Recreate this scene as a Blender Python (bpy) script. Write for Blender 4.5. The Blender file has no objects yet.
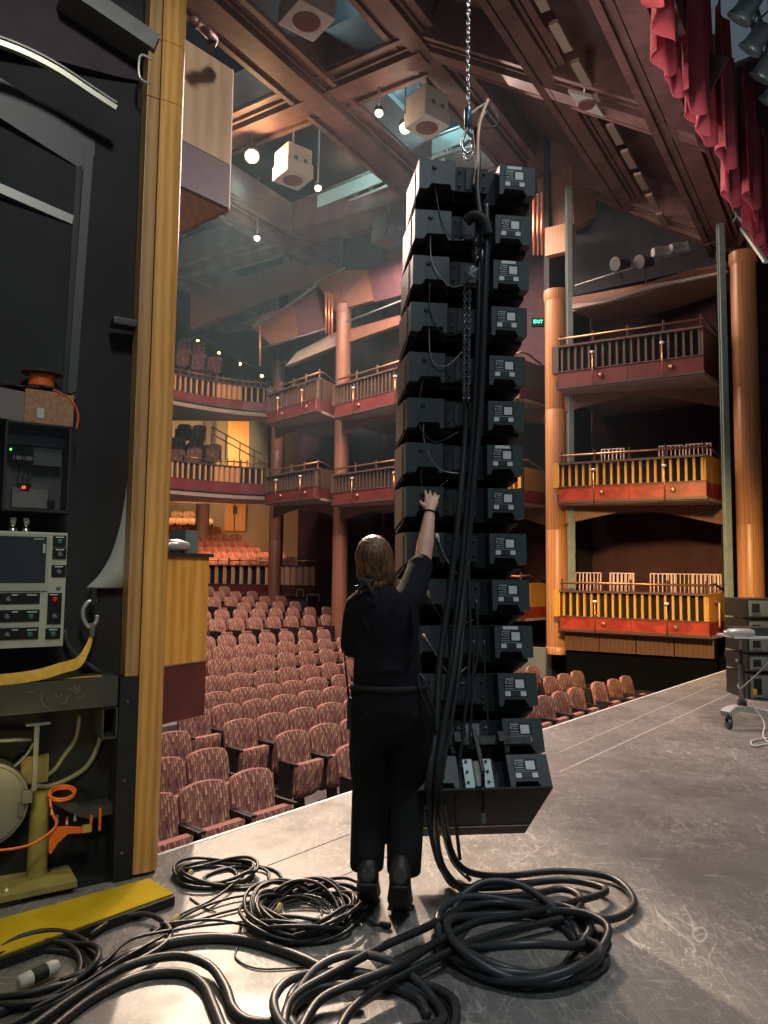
import bpy, bmesh, math, random
from mathutils import Vector, Matrix
random.seed(7)
C = bpy.context.scene
COL = C.collection
PI = math.pi

# ------------------------------------------------------------------ camera
F = 740.0
PITCH = math.atan(57/F); ROLL = math.radians(0.67)
CAMZ = 1.6
cd = bpy.data.cameras.new('camera'); cam = bpy.data.objects.new('camera', cd); COL.objects.link(cam)
cd.sensor_fit = 'VERTICAL'; cd.sensor_height = 36.0; cd.lens = 36.0*F/1024.0
cd.clip_start = 0.05; cd.clip_end = 200
CM = Matrix.Translation((0, 0, CAMZ)) @ Matrix.Rotation(PI/2+PITCH, 4, 'X') @ Matrix.Rotation(ROLL, 4, 'Z')
cam.matrix_world = CM
C.camera = cam
CR = CM.to_3x3()
CO = Vector((0, 0, CAMZ))

# ------------------------------------------------------------------ view and world
C.view_settings.view_transform = 'Standard'; C.view_settings.look = 'None'
C.view_settings.gamma = 1.0; C.view_settings.use_curve_mapping = False
C.view_settings.exposure = 0.15
w = bpy.data.worlds.new('dim_house'); C.world = w; w.use_nodes = True
w.node_tree.nodes['Background'].inputs[0].default_value = (0.55, 0.72, 0.85, 1)
w.node_tree.nodes['Background'].inputs[1].default_value = 0.11
C.cycles.max_bounces = 5; C.cycles.diffuse_bounces = 3; C.cycles.glossy_bounces = 3
C.cycles.transparent_max_bounces = 8; C.cycles.sample_clamp_indirect = 3.0
C.cycles.use_denoising = True
C.cycles.caustics_reflective = False; C.cycles.caustics_refractive = False

def ray(px, py):
    return CR @ Vector(((px-384)/F, -(py-512)/F, -1.0))
def W(px, py, Y):                       # world point seen at this pixel, at distance Y ahead
    d = ray(px, py); return CO + d*(Y/d.y)
def Wz(px, py, z):                      # ... at height z
    d = ray(px, py); return CO + d*((z-CAMZ)/d.z)
def proj(p):
    q = CR.transposed() @ (Vector(p)-CO)
    return (384+F*q.x/(-q.z), 512-F*q.y/(-q.z), -q.z)

# ------------------------------------------------------------------ lights
def aim(o, p):
    o.rotation_euler = (Vector(p)-o.location).to_track_quat('-Z', 'Y').to_euler()
def spot(name, loc, to, power, color, size=60, blend=.5, rad=.1):
    l = bpy.data.lights.new(name, 'SPOT'); l.energy = power; l.color = color
    l.spot_size = math.radians(size); l.spot_blend = blend; l.shadow_soft_size = rad
    o = bpy.data.objects.new(name, l); COL.objects.link(o); o.location = loc; aim(o, to); return o
def area(name, loc, to, power, color, sx, sy):
    l = bpy.data.lights.new(name, 'AREA'); l.energy = power; l.color = color
    l.shape = 'RECTANGLE'; l.size = sx; l.size_y = sy
    o = bpy.data.objects.new(name, l); COL.objects.link(o); o.location = loc; aim(o, to); return o
def point(name, loc, power, color, rad=.1):
    l = bpy.data.lights.new(name, 'POINT'); l.energy = power; l.color = color; l.shadow_soft_size = rad
    o = bpy.data.objects.new(name, l); COL.objects.link(o); o.location = loc; return o
WARM = (1, .72, .5); NEUT = (1, .9, .8); COOL = (.78, .93, 1.0); ORNG = (1, .52, .2); AMB = (1, .66, .3)
spot('front_of_house_spot', (-3.1, 14.6, 9.6), (-.6, 3.5, 0), 9800, (1, .78, .57), 17, .5, .10)
spot('house_left_spot', (-.4, 14.9, 9.6), (-.5, 3.7, 0), 2200, (1, .80, .60), 17, .5, .10)
spot('stage_right_spot', (2.5, 3.0, 8.5), (3.5, 6.0, 0), 820, (.92, .97, 1.0), 95, .8, .6)
spot('stage_work_light', (.6, -1.0, 6.5), (.2, 4.6, 2.6), 230, COOL, 80, .7, .3)
area('orchestra_house_lights', (-1.5, 14.5, 9.4), (-1.5, 14.0, 0), 2000, (1, .74, .64), 7, 6)
spot('orchestra_front_light', (4.0, 5.0, 8.0), (-1.5, 11, -1), 1900, (1, .78, .68), 75, .8, .5)
area('parterre_light', (-5.6, 25.2, 3.75), (-6.6, 27.5, 0), 330, (1, .42, .22), 3, 1.5)
area('middle_balcony_light', (-7.0, 27.5, 6.45), (-8, 30.8, 5.2), 130, (1, .66, .3), 3, 1.5)
area('rear_stalls_light', (-8.0, 31.5, 3.9), (-8, 34, 2), 45, (1, .6, .25), 3, 1)
spot('upper_balcony_light', (-4.5, 19.5, 9.8), (-7.0, 25, 7.5), 260, (1, .55, .4), 60, .8, .3)
spot('near_box_fill', (-.5, 2.4, 7.4), (-2.2, 7.3, 5.9), 420, (1, .88, .78), 34, .6, .2)  # added fill spot for the upper near box, which faces away from the lamps
spot('valance_fill', (.5, 6.5, 5.0), (4.6, 9.6, 8.4), 330, (1, .86, .84), 60, .8, .3)  # added fill spot that only lifts the red valance
point('machine_work_light', (-1.62, 3.42, .62), 1.6, (1, .8, .3), .05)
spot('box_wash', (1.0, 4.5, 5.2), (4.9, 13.6, .8), 5200, (1, .62, .22), 34, .9, .4)
spot('box_wash_upper', (1.0, 6, 8.2), (4.3, 14.0, 5.2), 330, (1, .78, .58), 40, .9, .4)
spot('far_box_wash', (2.6, 9.5, 9.3), (-1.3, 19.5, 4.8), 420, (1, .52, .40), 45, .9, .4)
spot('ceiling_bounce_warm', (-1.0, 12.0, 3.2), (-1.0, 15.5, 10.5), 240, (1, .66, .58), 110, .9, .6)
spot('ceiling_bounce_cool', (2.6, 8.0, 2.9), (3.6, 11.5, 9.0), 300, (.8, .85, .9), 100, .9, .6)
spot('portal_side_light', (-.15, .8, 5.6), (-1.5, 3.9, 3.4), 150, (1, .90, .74), 46, .6, .2)
spot('portal_floor_yellow', (-.3, 1.6, 3.4), (-1.5, 3.5, 0.3), 60, (1, .86, .45), 60, .8, .2)

# ------------------------------------------------------------------ materials
MATS = {}
def mat(name, col, rough=.6, metal=0.0, var=0.0, scale=8.0, stretch=(1, 1, 1), bump=0.0, emit=None, es=1.0, spec=.5, col2=None, coord='Object', alpha=1.0):
    if name in MATS: return MATS[name]
    m = bpy.data.materials.new(name); m.use_nodes = True; nt = m.node_tree; b = nt.nodes['Principled BSDF']
    b.inputs['Base Color'].default_value = (*col, 1); b.inputs['Roughness'].default_value = rough
    b.inputs['Metallic'].default_value = metal; b.inputs['Specular IOR Level'].default_value = spec
    if alpha < 1: b.inputs['Alpha'].default_value = alpha
    if emit: b.inputs['Emission Color'].default_value = (*emit, 1); b.inputs['Emission Strength'].default_value = es
    if var or bump or col2:
        tc = nt.nodes.new('ShaderNodeTexCoord'); mp = nt.nodes.new('ShaderNodeMapping'); mp.inputs['Scale'].default_value = stretch
        nt.links.new(tc.outputs[coord], mp.inputs[0])
        n = nt.nodes.new('ShaderNodeTexNoise'); n.inputs['Scale'].default_value = scale; n.inputs['Detail'].default_value = 5
        nt.links.new(mp.outputs[0], n.inputs[0])
        if var or col2:
            r = nt.nodes.new('ShaderNodeValToRGB')
            c2 = col2 or tuple(max(0, c*(1-var)) for c in col)
            c1 = col if col2 else tuple(min(1, c*(1+var)) for c in col)
            r.color_ramp.elements[0].position = .32; r.color_ramp.elements[1].position = .68
            r.color_ramp.elements[0].color = (*c2, 1); r.color_ramp.elements[1].color = (*c1, 1)
            nt.links.new(n.outputs[0], r.inputs[0]); nt.links.new(r.outputs[0], b.inputs['Base Color'])
        if bump:
            bp = nt.nodes.new('ShaderNodeBump'); bp.inputs['Strength'].default_value = bump; bp.inputs['Distance'].default_value = .01
            nt.links.new(n.outputs[0], bp.inputs['Height']); nt.links.new(bp.outputs[0], b.inputs['Normal'])
    MATS[name] = m; return m

def wood(name, light, dark, rough=.35, scale=3.0, dir='Z', dist=5.0):
    if name in MATS: return MATS[name]
    m = bpy.data.materials.new(name); m.use_nodes = True; nt = m.node_tree; b = nt.nodes['Principled BSDF']
    b.inputs['Roughness'].default_value = rough
    tc = nt.nodes.new('ShaderNodeTexCoord'); mp = nt.nodes.new('ShaderNodeMapping')
    mp.inputs['Scale'].default_value = {'Z': (1, 1, .09), 'X': (.09, 1, 1)}[dir]
    nt.links.new(tc.outputs['Object'], mp.inputs[0])
    wv = nt.nodes.new('ShaderNodeTexNoise'); wv.inputs['Scale'].default_value = scale*12; wv.inputs['Detail'].default_value = 3; wv.inputs['Distortion'].default_value = dist*.3
    n = nt.nodes.new('ShaderNodeTexWave'); n.inputs['Scale'].default_value = scale*3; n.inputs['Distortion'].default_value = dist; n.inputs['Detail'].default_value = 2
    nt.links.new(mp.outputs[0], wv.inputs[0]); nt.links.new(mp.outputs[0], n.inputs[0])
    mx = nt.nodes.new('ShaderNodeMath'); mx.operation = 'MULTIPLY_ADD'; mx.inputs[1].default_value = .45
    nt.links.new(n.outputs['Fac'], mx.inputs[0]); nt.links.new(wv.outputs[0], mx.inputs[2])
    r = nt.nodes.new('ShaderNodeValToRGB'); r.color_ramp.elements[0].position = .3; r.color_ramp.elements[1].position = .95
    r.color_ramp.elements[0].color = (*dark, 1); r.color_ramp.elements[1].color = (*light, 1)
    nt.links.new(mx.outputs[0], r.inputs[0]); nt.links.new(r.outputs[0], b.inputs['Base Color'])
    MATS[name] = m; return m

BLACK = mat('black_paint', (.012, .013, .014), .6, var=.3)
JET = mat('matt_black', (.006, .006, .007), .85)
STEEL = mat('grey_steel', (.20, .20, .19), .45, .6, var=.25, scale=14)
CHROME = mat('bright_steel', (.65, .65, .62), .25, 1.0)
OAK = wood('pale_oak', (.80, .42, .12), (.54, .25, .06), .3, 2.2)
GOLDW = wood('golden_wood', (.68, .36, .07), (.46, .21, .03), .4, 2.0)
REDW = wood('red_stained_wood', (.42, .05, .025), (.22, .02, .012), .35, 2.5, 'X')
DREDW = mat('dark_red_panel', (.11, .025, .022), .4, var=.2, scale=4)
BROWNW = wood('brown_wood_panel', (.24, .105, .065), (.14, .06, .035), .55, 2.0)
CEILW = wood('ceiling_wood', (.15, .075, .065), (.09, .045, .04), .6, 2.0, 'X')
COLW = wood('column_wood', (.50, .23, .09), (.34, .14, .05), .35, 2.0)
DARK = mat('dark_wall', (.022, .022, .026), .8, var=.2)
TEALD = mat('dark_slate_wall', (.030, .034, .040), .8, var=.2)
CREAM = mat('cream_plaster', (.52, .42, .30), .8, var=.08, scale=1.5)
SOFF = mat('beige_soffit', (.40, .31, .25), .7, var=.1, scale=2)
PLUM = mat('plum_wall', (.07, .028, .035), .85, var=.2, scale=3)

# ------------------------------------------------------------------ mesh helper
class MB:
    def __init__(s): s.v = []; s.f = []; s.mi = []; s.sm = []
    def add(s, vs, fs, mi=0, smooth=False):
        n = len(s.v); s.v += [Vector(p) for p in vs]
        for f in fs: s.f.append([i+n for i in f]); s.mi.append(mi); s.sm.append(smooth)
        return s
    def box(s, a, b, mi=0, M=None, bev=0):
        x0, x1 = sorted((a[0], b[0])); y0, y1 = sorted((a[1], b[1])); z0, z1 = sorted((a[2], b[2]))
        if bev:
            bev = min(bev, (x1-x0)*.45, (y1-y0)*.45, (z1-z0)*.45)
            bm = bmesh.new(); bmesh.ops.create_cube(bm, size=1)
            for v in bm.verts: v.co = Vector(((x0+x1)/2+v.co.x*(x1-x0), (y0+y1)/2+v.co.y*(y1-y0), (z0+z1)/2+v.co.z*(z1-z0)))
            bmesh.ops.bevel(bm, geom=bm.edges[:], offset=bev, segments=2, affect='EDGES', profile=.7)
            bm.verts.index_update()
            vs = [v.co.copy() for v in bm.verts]; fs = [[v.index for v in f.verts] for f in bm.faces]; bm.free()
        else:
            vs = [Vector(p) for p in ((x0,y0,z0),(x1,y0,z0),(x1,y1,z0),(x0,y1,z0),(x0,y0,z1),(x1,y0,z1),(x1,y1,z1),(x0,y1,z1))]
            fs = [(0,3,2,1),(4,5,6,7),(0,1,5,4),(1,2,6,5),(2,3,7,6),(3,0,4,7)]
        if M is not None: vs = [M @ p for p in vs]
        return s.add(vs, fs, mi)
    def prism(s, poly, vec, mi=0):        # planar polygon (3d points) pushed along vec
        poly = [Vector(p) for p in poly]; vec = Vector(vec); n = len(poly)
        vs = poly+[p+vec for p in poly]
        fs = [list(range(n)), list(range(2*n-1, n-1, -1))]+[(i, (i+1) % n, n+(i+1) % n, n+i) for i in range(n)]
        return s.add(vs, fs, mi)
    def beam(s, a, b, wid, hgt, mi=0, up=(0, 0, 1)):   # box section beam from a to b
        a = Vector(a); b = Vector(b); d = (b-a).normalized(); up = Vector(up)
        if abs(d.dot(up)) > .98: up = Vector((0, 1, 0))
        sd = d.cross(up).normalized(); u = sd.cross(d).normalized()
        c = [sd*wid/2*i+u*hgt/2*j for i, j in ((-1,-1),(1,-1),(1,1),(-1,1))]
        return s.prism([a+x for x in c], b-a, mi)
    def tube(s, pts, r, n=8, mi=0, closed=False, cap=True):
        pts = [Vector(p) for p in pts]; m = len(pts); rs = r if hasattr(r, '__len__') else [r]*m
        ds = []
        for i in range(m):
            a = pts[(i-1) % m] if closed or i > 0 else pts[i]; b = pts[(i+1) % m] if closed or i < m-1 else pts[i]
            d = b-a; ds.append(d.normalized() if d.length > 1e-9 else Vector((0, 0, 1)))
        nrm = ds[0].orthogonal().normalized(); vs = []
        for i in range(m):
            nrm = nrm-ds[i]*nrm.dot(ds[i])
            nrm = nrm.normalized() if nrm.length > 1e-6 else ds[i].orthogonal().normalized()
            bn = ds[i].cross(nrm)
            for k in range(n):
                t = 2*PI*k/n; vs.append(pts[i]+(nrm*math.cos(t)+bn*math.sin(t))*rs[i])
        fs = []
        for i in range(m if closed else m-1):
            j = (i+1) % m
            for k in range(n): fs.append((i*n+k, i*n+(k+1) % n, j*n+(k+1) % n, j*n+k))
        if cap and not closed: fs += [list(range(n-1, -1, -1)), [(m-1)*n+k for k in range(n)]]
        return s.add(vs, fs, mi, True)
    def lathe(s, o, axis, prof, n=20, mi=0, smooth=True):   # prof: (radius, distance along axis)
        o = Vector(o); ax = Vector(axis).normalized(); a = ax.orthogonal().normalized(); b = ax.cross(a)
        vs = []; fs = []; m = len(prof)
        for r, h in prof:
            for k in range(n):
                t = 2*PI*k/n; vs.append(o+ax*h+(a*math.cos(t)+b*math.sin(t))*max(r, 1e-4))
        for i in range(m-1):
            for k in range(n): fs.append((i*n+k, i*n+(k+1) % n, (i+1)*n+(k+1) % n, (i+1)*n+k))
        s.add(vs, fs, mi, smooth)
        s.add(vs[:n], [list(range(n-1, -1, -1))], mi); s.add(vs[-n:], [list(range(n))], mi); return s
    def grid(s, fn, nu, nv, mi=0, smooth=True):
        vs = [fn(i/(nu-1), j/(nv-1)) for j in range(nv) for i in range(nu)]
        fs = [(j*nu+i, j*nu+i+1, (j+1)*nu+i+1, (j+1)*nu+i) for j in range(nv-1) for i in range(nu-1)]
        return s.add(vs, fs, mi, smooth)
    def build(s, name, mats, parent=None, world=False, solid=0):
        if not isinstance(mats, (list, tuple)): mats = [mats]
        me = bpy.data.meshes.new(name); vs = s.v; o = bpy.data.objects.new(name, me)
        if world and parent is not None:
            inv = WM[parent.name].inverted(); vs = [inv @ p for p in vs]
        elif world or parent is None:
            c = sum(vs, Vector())/len(vs); c.z = min(p.z for p in vs); vs = [p-c for p in vs]; o.location = c
        me.from_pydata([tuple(p) for p in vs], [], s.f); me.update()
        for m in mats: me.materials.append(m)
        me.polygons.foreach_set('material_index', s.mi); me.polygons.foreach_set('use_smooth', s.sm)
        bm = bmesh.new(); bm.from_mesh(me); bmesh.ops.recalc_face_normals(bm, faces=bm.faces[:]); bm.to_mesh(me); bm.free()
        COL.objects.link(o)
        if parent is not None:
            o.parent = parent
            WM[o.name] = WM[parent.name] if parent.name in WM else Matrix()
        else: WM[o.name] = Matrix.Translation(o.location)
        if solid:
            md = o.modifiers.new('thick', 'SOLIDIFY'); md.thickness = solid; md.offset = 0
        return o
WM = {}
def tag(o, label, cat, group=None, kind=None):
    o['label'] = label; o['category'] = cat
    if group: o['group'] = group
    if kind: o['kind'] = kind
    return o
def thing(name, label, cat, loc=(0, 0, 0), rz=0.0, group=None):
    o = bpy.data.objects.new(name, None); o.empty_display_size = .1; COL.objects.link(o)
    o.location = loc; o.rotation_euler = (0, 0, rz)
    WM[o.name] = Matrix.Translation(Vector(loc)) @ Matrix.Rotation(rz, 4, 'Z')
    return tag(o, label, cat, group)
def struct(name, mb, m, solid=0):
    o = mb.build(name, m, solid=solid); o['kind'] = 'structure'; return o
def dup(root, loc, rz, label=None, group=None, scale=None):
    r = root.copy(); COL.objects.link(r); r.location = loc; r.rotation_euler = (0, 0, rz)
    if scale: r.scale = scale
    if label: r['label'] = label
    if group: r['group'] = group
    for ch in list(root.children):
        c = ch.copy(); COL.objects.link(c); c.parent = r
        for g in list(ch.children):
            d = g.copy(); COL.objects.link(d); d.parent = c
    return r
def smooth_path(pts, k=6, closed=False):
    P = [Vector(p) for p in pts]; n = len(P); out = []
    for i in range(n if closed else n-1):
        if closed: a, b, c, d = P[i-1], P[i], P[(i+1) % n], P[(i+2) % n]
        else: a, b, c, d = P[max(i-1, 0)], P[i], P[i+1], P[min(i+2, n-1)]
        for j in range(k):
            t = j/k; out.append(.5*((2*b)+(c-a)*t+(2*a-5*b+4*c-d)*t*t+(3*b-a-3*c+d)*t**3))
    if not closed: out.append(P[-1])
    return out
ORD = ['first','second','third','fourth','fifth','sixth','seventh','eighth','ninth','tenth','eleventh','twelfth','thirteenth','fourteenth','fifteenth','sixteenth','seventeenth','eighteenth','nineteenth','twentieth','twenty-first','twenty-second','twenty-third','twenty-fourth','twenty-fifth','twenty-sixth','twenty-seventh','twenty-eighth','twenty-ninth','thirtieth','thirty-first','thirty-second','thirty-third','thirty-fourth','thirty-fifth','thirty-sixth','thirty-seventh','thirty-eighth','thirty-ninth','fortieth']

S0 = Vector((-1.30, 4.2, 0)); U = Vector((.648, .762, 0)).normalized(); V = Vector((-.762, .648, 0)).normalized()
def UV(u, v, z=0): return S0+U*u+V*v+Vector((0, 0, z))

# ================================================================== THE SETTING
def floor_mat(name='scuffed_stage_floor', c0=(.125, .119, .110), c1=(.205, .195, .178), scr=(.50, .46, .41)):
    m = bpy.data.materials.new(name); m.use_nodes = True; nt = m.node_tree; b = nt.nodes['Principled BSDF']; L = nt.links.new
    tc = nt.nodes.new('ShaderNodeTexCoord')
    def noise(scale, det, dist=0, sc=(1, 1, 1), rot=0):
        mp = nt.nodes.new('ShaderNodeMapping'); mp.inputs['Scale'].default_value = sc; mp.inputs['Rotation'].default_value = (0, 0, rot)
        L(tc.outputs['Object'], mp.inputs[0])
        n = nt.nodes.new('ShaderNodeTexNoise'); n.inputs['Scale'].default_value = scale; n.inputs['Detail'].default_value = det; n.inputs['Distortion'].default_value = dist
        L(mp.outputs[0], n.inputs[0]); return n.outputs[0]
    def ramp(src, stops):
        r = nt.nodes.new('ShaderNodeValToRGB'); e = r.color_ramp.elements
        while len(e) < len(stops): e.new(.5)
        for k, (p, c) in enumerate(stops): e[k].position = p; e[k].color = (c, c, c, 1) if not hasattr(c, '__len__') else (*c, 1)
        L(src, r.inputs[0]); return r.outputs[0]
    base = ramp(noise(1.3, 8, .6), [(.3, c0), (.7, c1)])
    masks = []
    for sc, di, w_, st, rot in ((3.0, 2.5, .006, (1, .35, 1), .4), (7.0, 1.2, .008, (.3, 1, 1), -.5), (15, 1.0, .012, (1, .4, 1), 1.1), (4.5, 3.0, .005, (1, 1, 1), 0)):
        masks.append(ramp(noise(sc, 1.5, di, st, rot), [(.5-w_, 0), (.5, 1), (.5+w_, 0)]))
    gate = ramp(noise(.9, 3), [(.36, .1), (.62, .9)])
    cur = base
    fine = ramp(noise(38, 4, .5, (1, .25, 1), .75), [(.52, 0), (.76, .55)])
    for i, k in enumerate(masks+[fine]):
        mul = nt.nodes.new('ShaderNodeMath'); mul.operation = 'MULTIPLY'; L(k, mul.inputs[0])
        if i % 2 == 0: L(gate, mul.inputs[1])
        else: mul.inputs[1].default_value = .45
        mx = nt.nodes.new('ShaderNodeMix'); mx.data_type = 'RGBA'
        L(mul.outputs[0], mx.inputs[0]); L(cur, mx.inputs[6]); mx.inputs[7].default_value = (*scr, 1); cur = mx.outputs[2]
    L(cur, b.inputs['Base Color'])
    rr = ramp(noise(5, 5), [(.3, .32), (.7, .55)]); L(rr, b.inputs['Roughness'])
    b.inputs['Specular IOR Level'].default_value = .45
    return m
FLOOR = floor_mat()
e0 = UV(-6, 0); e1 = UV(16, 0); n_ = -V
struct('floor', MB().prism([e0, e1, e1+n_*16, e0+n_*16], (0, 0, -.12)), FLOOR)
struct('wall_stage_front', MB().prism([UV(-6, -.02, -.125), UV(14, -.02, -.125), UV(14, -.02, -1.25), UV(-6, -.02, -1.25)], n_*.1), JET)
WHT = mat('worn_white_paint', (.72, .70, .66), .5, var=.15, scale=20)
struct('trim_1', MB().prism([UV(-2, -.005, .003), UV(11.55, -.005, .003), UV(11.55, -.03, .003), UV(-2, -.03, .003)], (0, 0, -.04)), WHT)
# plywood seams and worn chalk lines on the stage floor
SEAM = mat('dark_floor_seam', (.02, .018, .016), .8)
CHALK = mat('chalky_scuff_line', (.36, .34, .31), .7, var=.4, scale=30)
for i, (a, b, wd, m) in enumerate((((165, 905), (768, 640+35), .004, None), ((262, 868), (350, 834), .006, SEAM), ((335, 879), (420, 843), .004, SEAM), ((232, 880), (262, 868), .006, SEAM),
        ((560, 772), (738, 690), .018, CHALK), ((560, 752), (716, 684), .012, CHALK), ((420, 925), (545, 845), .006, CHALK))):
    if m is None: continue
    A = Wz(*a, 0); B = Wz(*b, 0); d = (B-A).normalized(); s = d.cross(Vector((0, 0, 1)))*wd/2
    struct('trim_%d' % (i+2), MB().prism([A-s, B-s, B+s, A+s], (0, 0, .0015)), m)

# orchestra floor: flat near the stage, then stepping up
ROWS = []                                    # (v, floor height)
for k in range(15):
    zf = -1.1 if k <= 4 else [-1.03, -.9, -.79, -.68, -.45, -.3, -.18, -.06, .05, .17][k-5]
    v = 1.5+.93*k+(.5 if k >= 9 else 0)
    ROWS.append((v, zf))
CARPET = mat('grey_concrete_floor', (.12, .105, .10), .7, var=.25, scale=5)
mb = MB()
prev = -.1
for k, (v, zf) in enumerate(ROWS):
    nx = (ROWS[k+1][0]-.55) if k < 14 else 19
    mb.box((-9, prev, -1.6), (13.4, nx, zf), M=Matrix(((U.x, V.x, 0, S0.x), (U.y, V.y, 0, S0.y), (0, 0, 1, 0), (0, 0, 0, 1)))); prev = nx
struct('floor_orchestra', mb, CARPET)

# ceiling: coffered timber grid, then a slope down towards the proscenium
ga = Vector((.54, .842, 0)).normalized(); gb = Vector((-.842, .54, 0)).normalized(); G0 = Vector((-1.32, 13.52, 0))
def G(a, b, z): return G0+ga*a+gb*b+Vector((0, 0, z))
def slope_z(b): return 10.9+(b+2.3)*(2.9/4.3)
struct('ceiling', MB().prism([G(-16, -2.3, 12.3), G(20, -2.3, 12.3), G(20, 18, 12.3), G(-16, 18, 12.3)], (0, 0, .2)), mat('dark_ceiling_void', (.014, .016, .020), .8, var=.3, scale=1))
struct('ceiling_slope', MB().prism([G(-16, -2.3, 11.45), G(8, -2.3, 11.45), G(8, -6.9, slope_z(-6.9)+.42), G(-16, -6.9, slope_z(-6.9)+.42)], (0, 0, .2)), mat('dull_red_brown_panel', (.085, .048, .042), .7, var=.2, scale=1))
def grid_beam(name, p, q, wide=1.15):
    # stepped profile: broad board, centre moulding and two edge lips
    mb = MB(); up = Vector((0, 0, 1)); d = (q-p).normalized(); s = d.cross(up).normalized(); n = s.cross(d).normalized()
    mb.beam(p+n*.30, q+n*.30, wide, .35); mb.beam(p+n*.06, q+n*.06, wide*.34, .16)
    for k in (-1, 1):
        mb.beam(p+n*.16+s*k*wide*.44, q+n*.16+s*k*wide*.44, .10, .22)
        mb.beam(p+n*.09+s*k*wide*.25, q+n*.09+s*k*wide*.25, .05, .08)
        mb.beam(p+n*.62+s*k*wide*.46, q+n*.62+s*k*wide*.46, .06, .5)
    return struct(name, mb, CEILW)
for j in range(0, 4): grid_beam('ceiling_beam', G(-9.2, 4.6*j, 10.45), G(16, 4.6*j, 10.45))
for i in range(-2, 4): grid_beam('ceiling_cross_beam', G(4.6*i, -2.3, 10.5), G(4.6*i, 14, 10.5))
grid_beam('ceiling_valley_beam', G(-9, -2.3, 10.55), G(9, -2.3, 10.55), .9)
for b_, wd in ((-4.7, .55), (-6.5, .8)): grid_beam('ceiling_slope_beam', G(-9, b_, slope_z(b_)-.25), G(5.2, b_, slope_z(b_)-.25), wd)
for a_ in (-4.6, 0, 4.6): grid_beam('ceiling_slope_rib', G(a_, -2.5, slope_z(-2.5)-.3), G(a_, -6.7, slope_z(-6.7)-.3), 1.0)
# pale battens beside the slope beam
PALE = mat('pale_batten', (.26, .19, .15), .6)
mb = MB()
for k in range(16):
    a0 = -8+k*.85; mb.beam(G(a0, -5.35, slope_z(-5.35)-.28), G(a0+.6, -5.35, slope_z(-5.35)-.28), .12, .05)
struct('trim_9', mb, PALE)

# walls
mb = MB(); mb.prism([UV(13.6, -4, -1.3), UV(13.6, 13.4, -1.3), UV(13.6, 13.4, 12.3), UV(13.6, -4, 12.3)], U*.2); struct('wall_right', mb, PLUM)
struct('wall_right_rear', MB().prism([UV(13.6, 13.4, -1.3), Vector((1.0, 34.2, -1.3)), Vector((1.0, 34.2, 12.3)), UV(13.6, 13.4, 12.3)], U*.2), PLUM)
def wall(name, a, b, z0, z1, m, th=.2):
    d = (Vector((b[0]-a[0], b[1]-a[1], 0))).normalized(); n = Vector((-d.y, d.x, 0))
    return struct(name, MB().prism([(a[0], a[1], z0), (b[0], b[1], z0), (b[0], b[1], z1), (a[0], a[1], z1)], n*th), m)
wall('wall_back', (-16, 34), (1, 34), -1.3, 5.6, CREAM)
wall('wall_back_middle', (-16, 31.3), (1.0, 31.3), 5.7, 8.3, CREAM)
wall('wall_back_upper', (-14, 28.2), (-1.5, 27.2), 8.4, 12.3, TEALD)
wall('wall_left', (-9.5, 5), (-15, 34), -1.3, 12.3, DARK)

# ------------------------------------------------------------------ columns
COLD = wood('dim_column_wood', (.26, .115, .07), (.17, .07, .04), .4, 2.0)  # darker copy of the column wood, dimness of the far columns put into the colour
def column(px, Y, r, z0, z1, label, m=COLW, group=None):
    p = W(px, 500, Y); t = thing('column', label, 'column', (p.x, p.y, z0), 0, group); h = z1-z0
    MB().lathe((0, 0, 0), (0, 0, 1), [(r, .12), (r, h*.33), (r*.985, h*.33+.01), (r*.985, h*.33+.03), (r, h*.33+.04), (r, h*.66), (r*.985, h*.66+.01), (r*.985, h*.66+.03), (r, h*.66+.04), (r, h-.2)], 28).build('shaft', m, t)
    MB().lathe((0, 0, 0), (0, 0, 1), [(r*1.12, 0), (r*1.12, .1), (r*1.02, .14)], 28).build('base', m, t)
    MB().lathe((0, 0, 0), (0, 0, 1), [(r*1.02, h-.22), (r*1.1, h-.16), (r*1.1, h)], 28).build('capital', m, t)
    return t
column(749, 12.95, .215, 0.0, 7.35, 'tall round golden wood column at the far end of the stage, under the red valance')
column(557, 14.75, .22, -.02, 7.3, 'orange wood column between the two right-hand tiers of boxes')
column(341, 19.3, .20, -.6, 8.6, 'dim red-brown wood column left of the raised-arm person, rising from the orchestra seats', COLD)
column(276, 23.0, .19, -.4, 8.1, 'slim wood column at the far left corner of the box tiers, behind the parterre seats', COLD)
for px, Y, a in ((727, 12.75, 'pale green-grey steel post just left of the far golden column'), (571, 14.5, 'pale green-grey steel post right of the orange column'), (758, 13.4, 'pale green-grey steel post just right of the far golden column')):
    p = W(px, 500, Y); t = MB()
    t.box((p.x-.05, p.y-.05, -.1), (p.x+.05, p.y+.05, 9.4)); t.box((p.x-.075, p.y-.01, -.1), (p.x+.075, p.y+.01, 9.4))
    tag(t.build('steel_post', mat('green_grey_steel', (.20, .25, .22), .5, var=.1)), a, 'post')
for px, Y, r in ((203, 29.5, .27), (207, 31, .25)):
    p = W(px, 500, Y)
    z0, z1 = (.4, 4.9) if Y < 30 else (5.4, 8.1)
    t = MB().lathe((p.x, p.y, z0), (0, 0, 1), [(r*1.1, 0), (r*1.1, .1), (r, .12), (r, z1-z0-.12), (r*1.1, z1-z0)], 24)
    tag(t.build('column', mat('grey_brown_plaster', (.22, .17, .14), .7)), 'stout grey-brown round column ' + ('behind the raised rear stalls' if Y < 30 else 'behind the seats of the middle balcony'), 'column')

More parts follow.
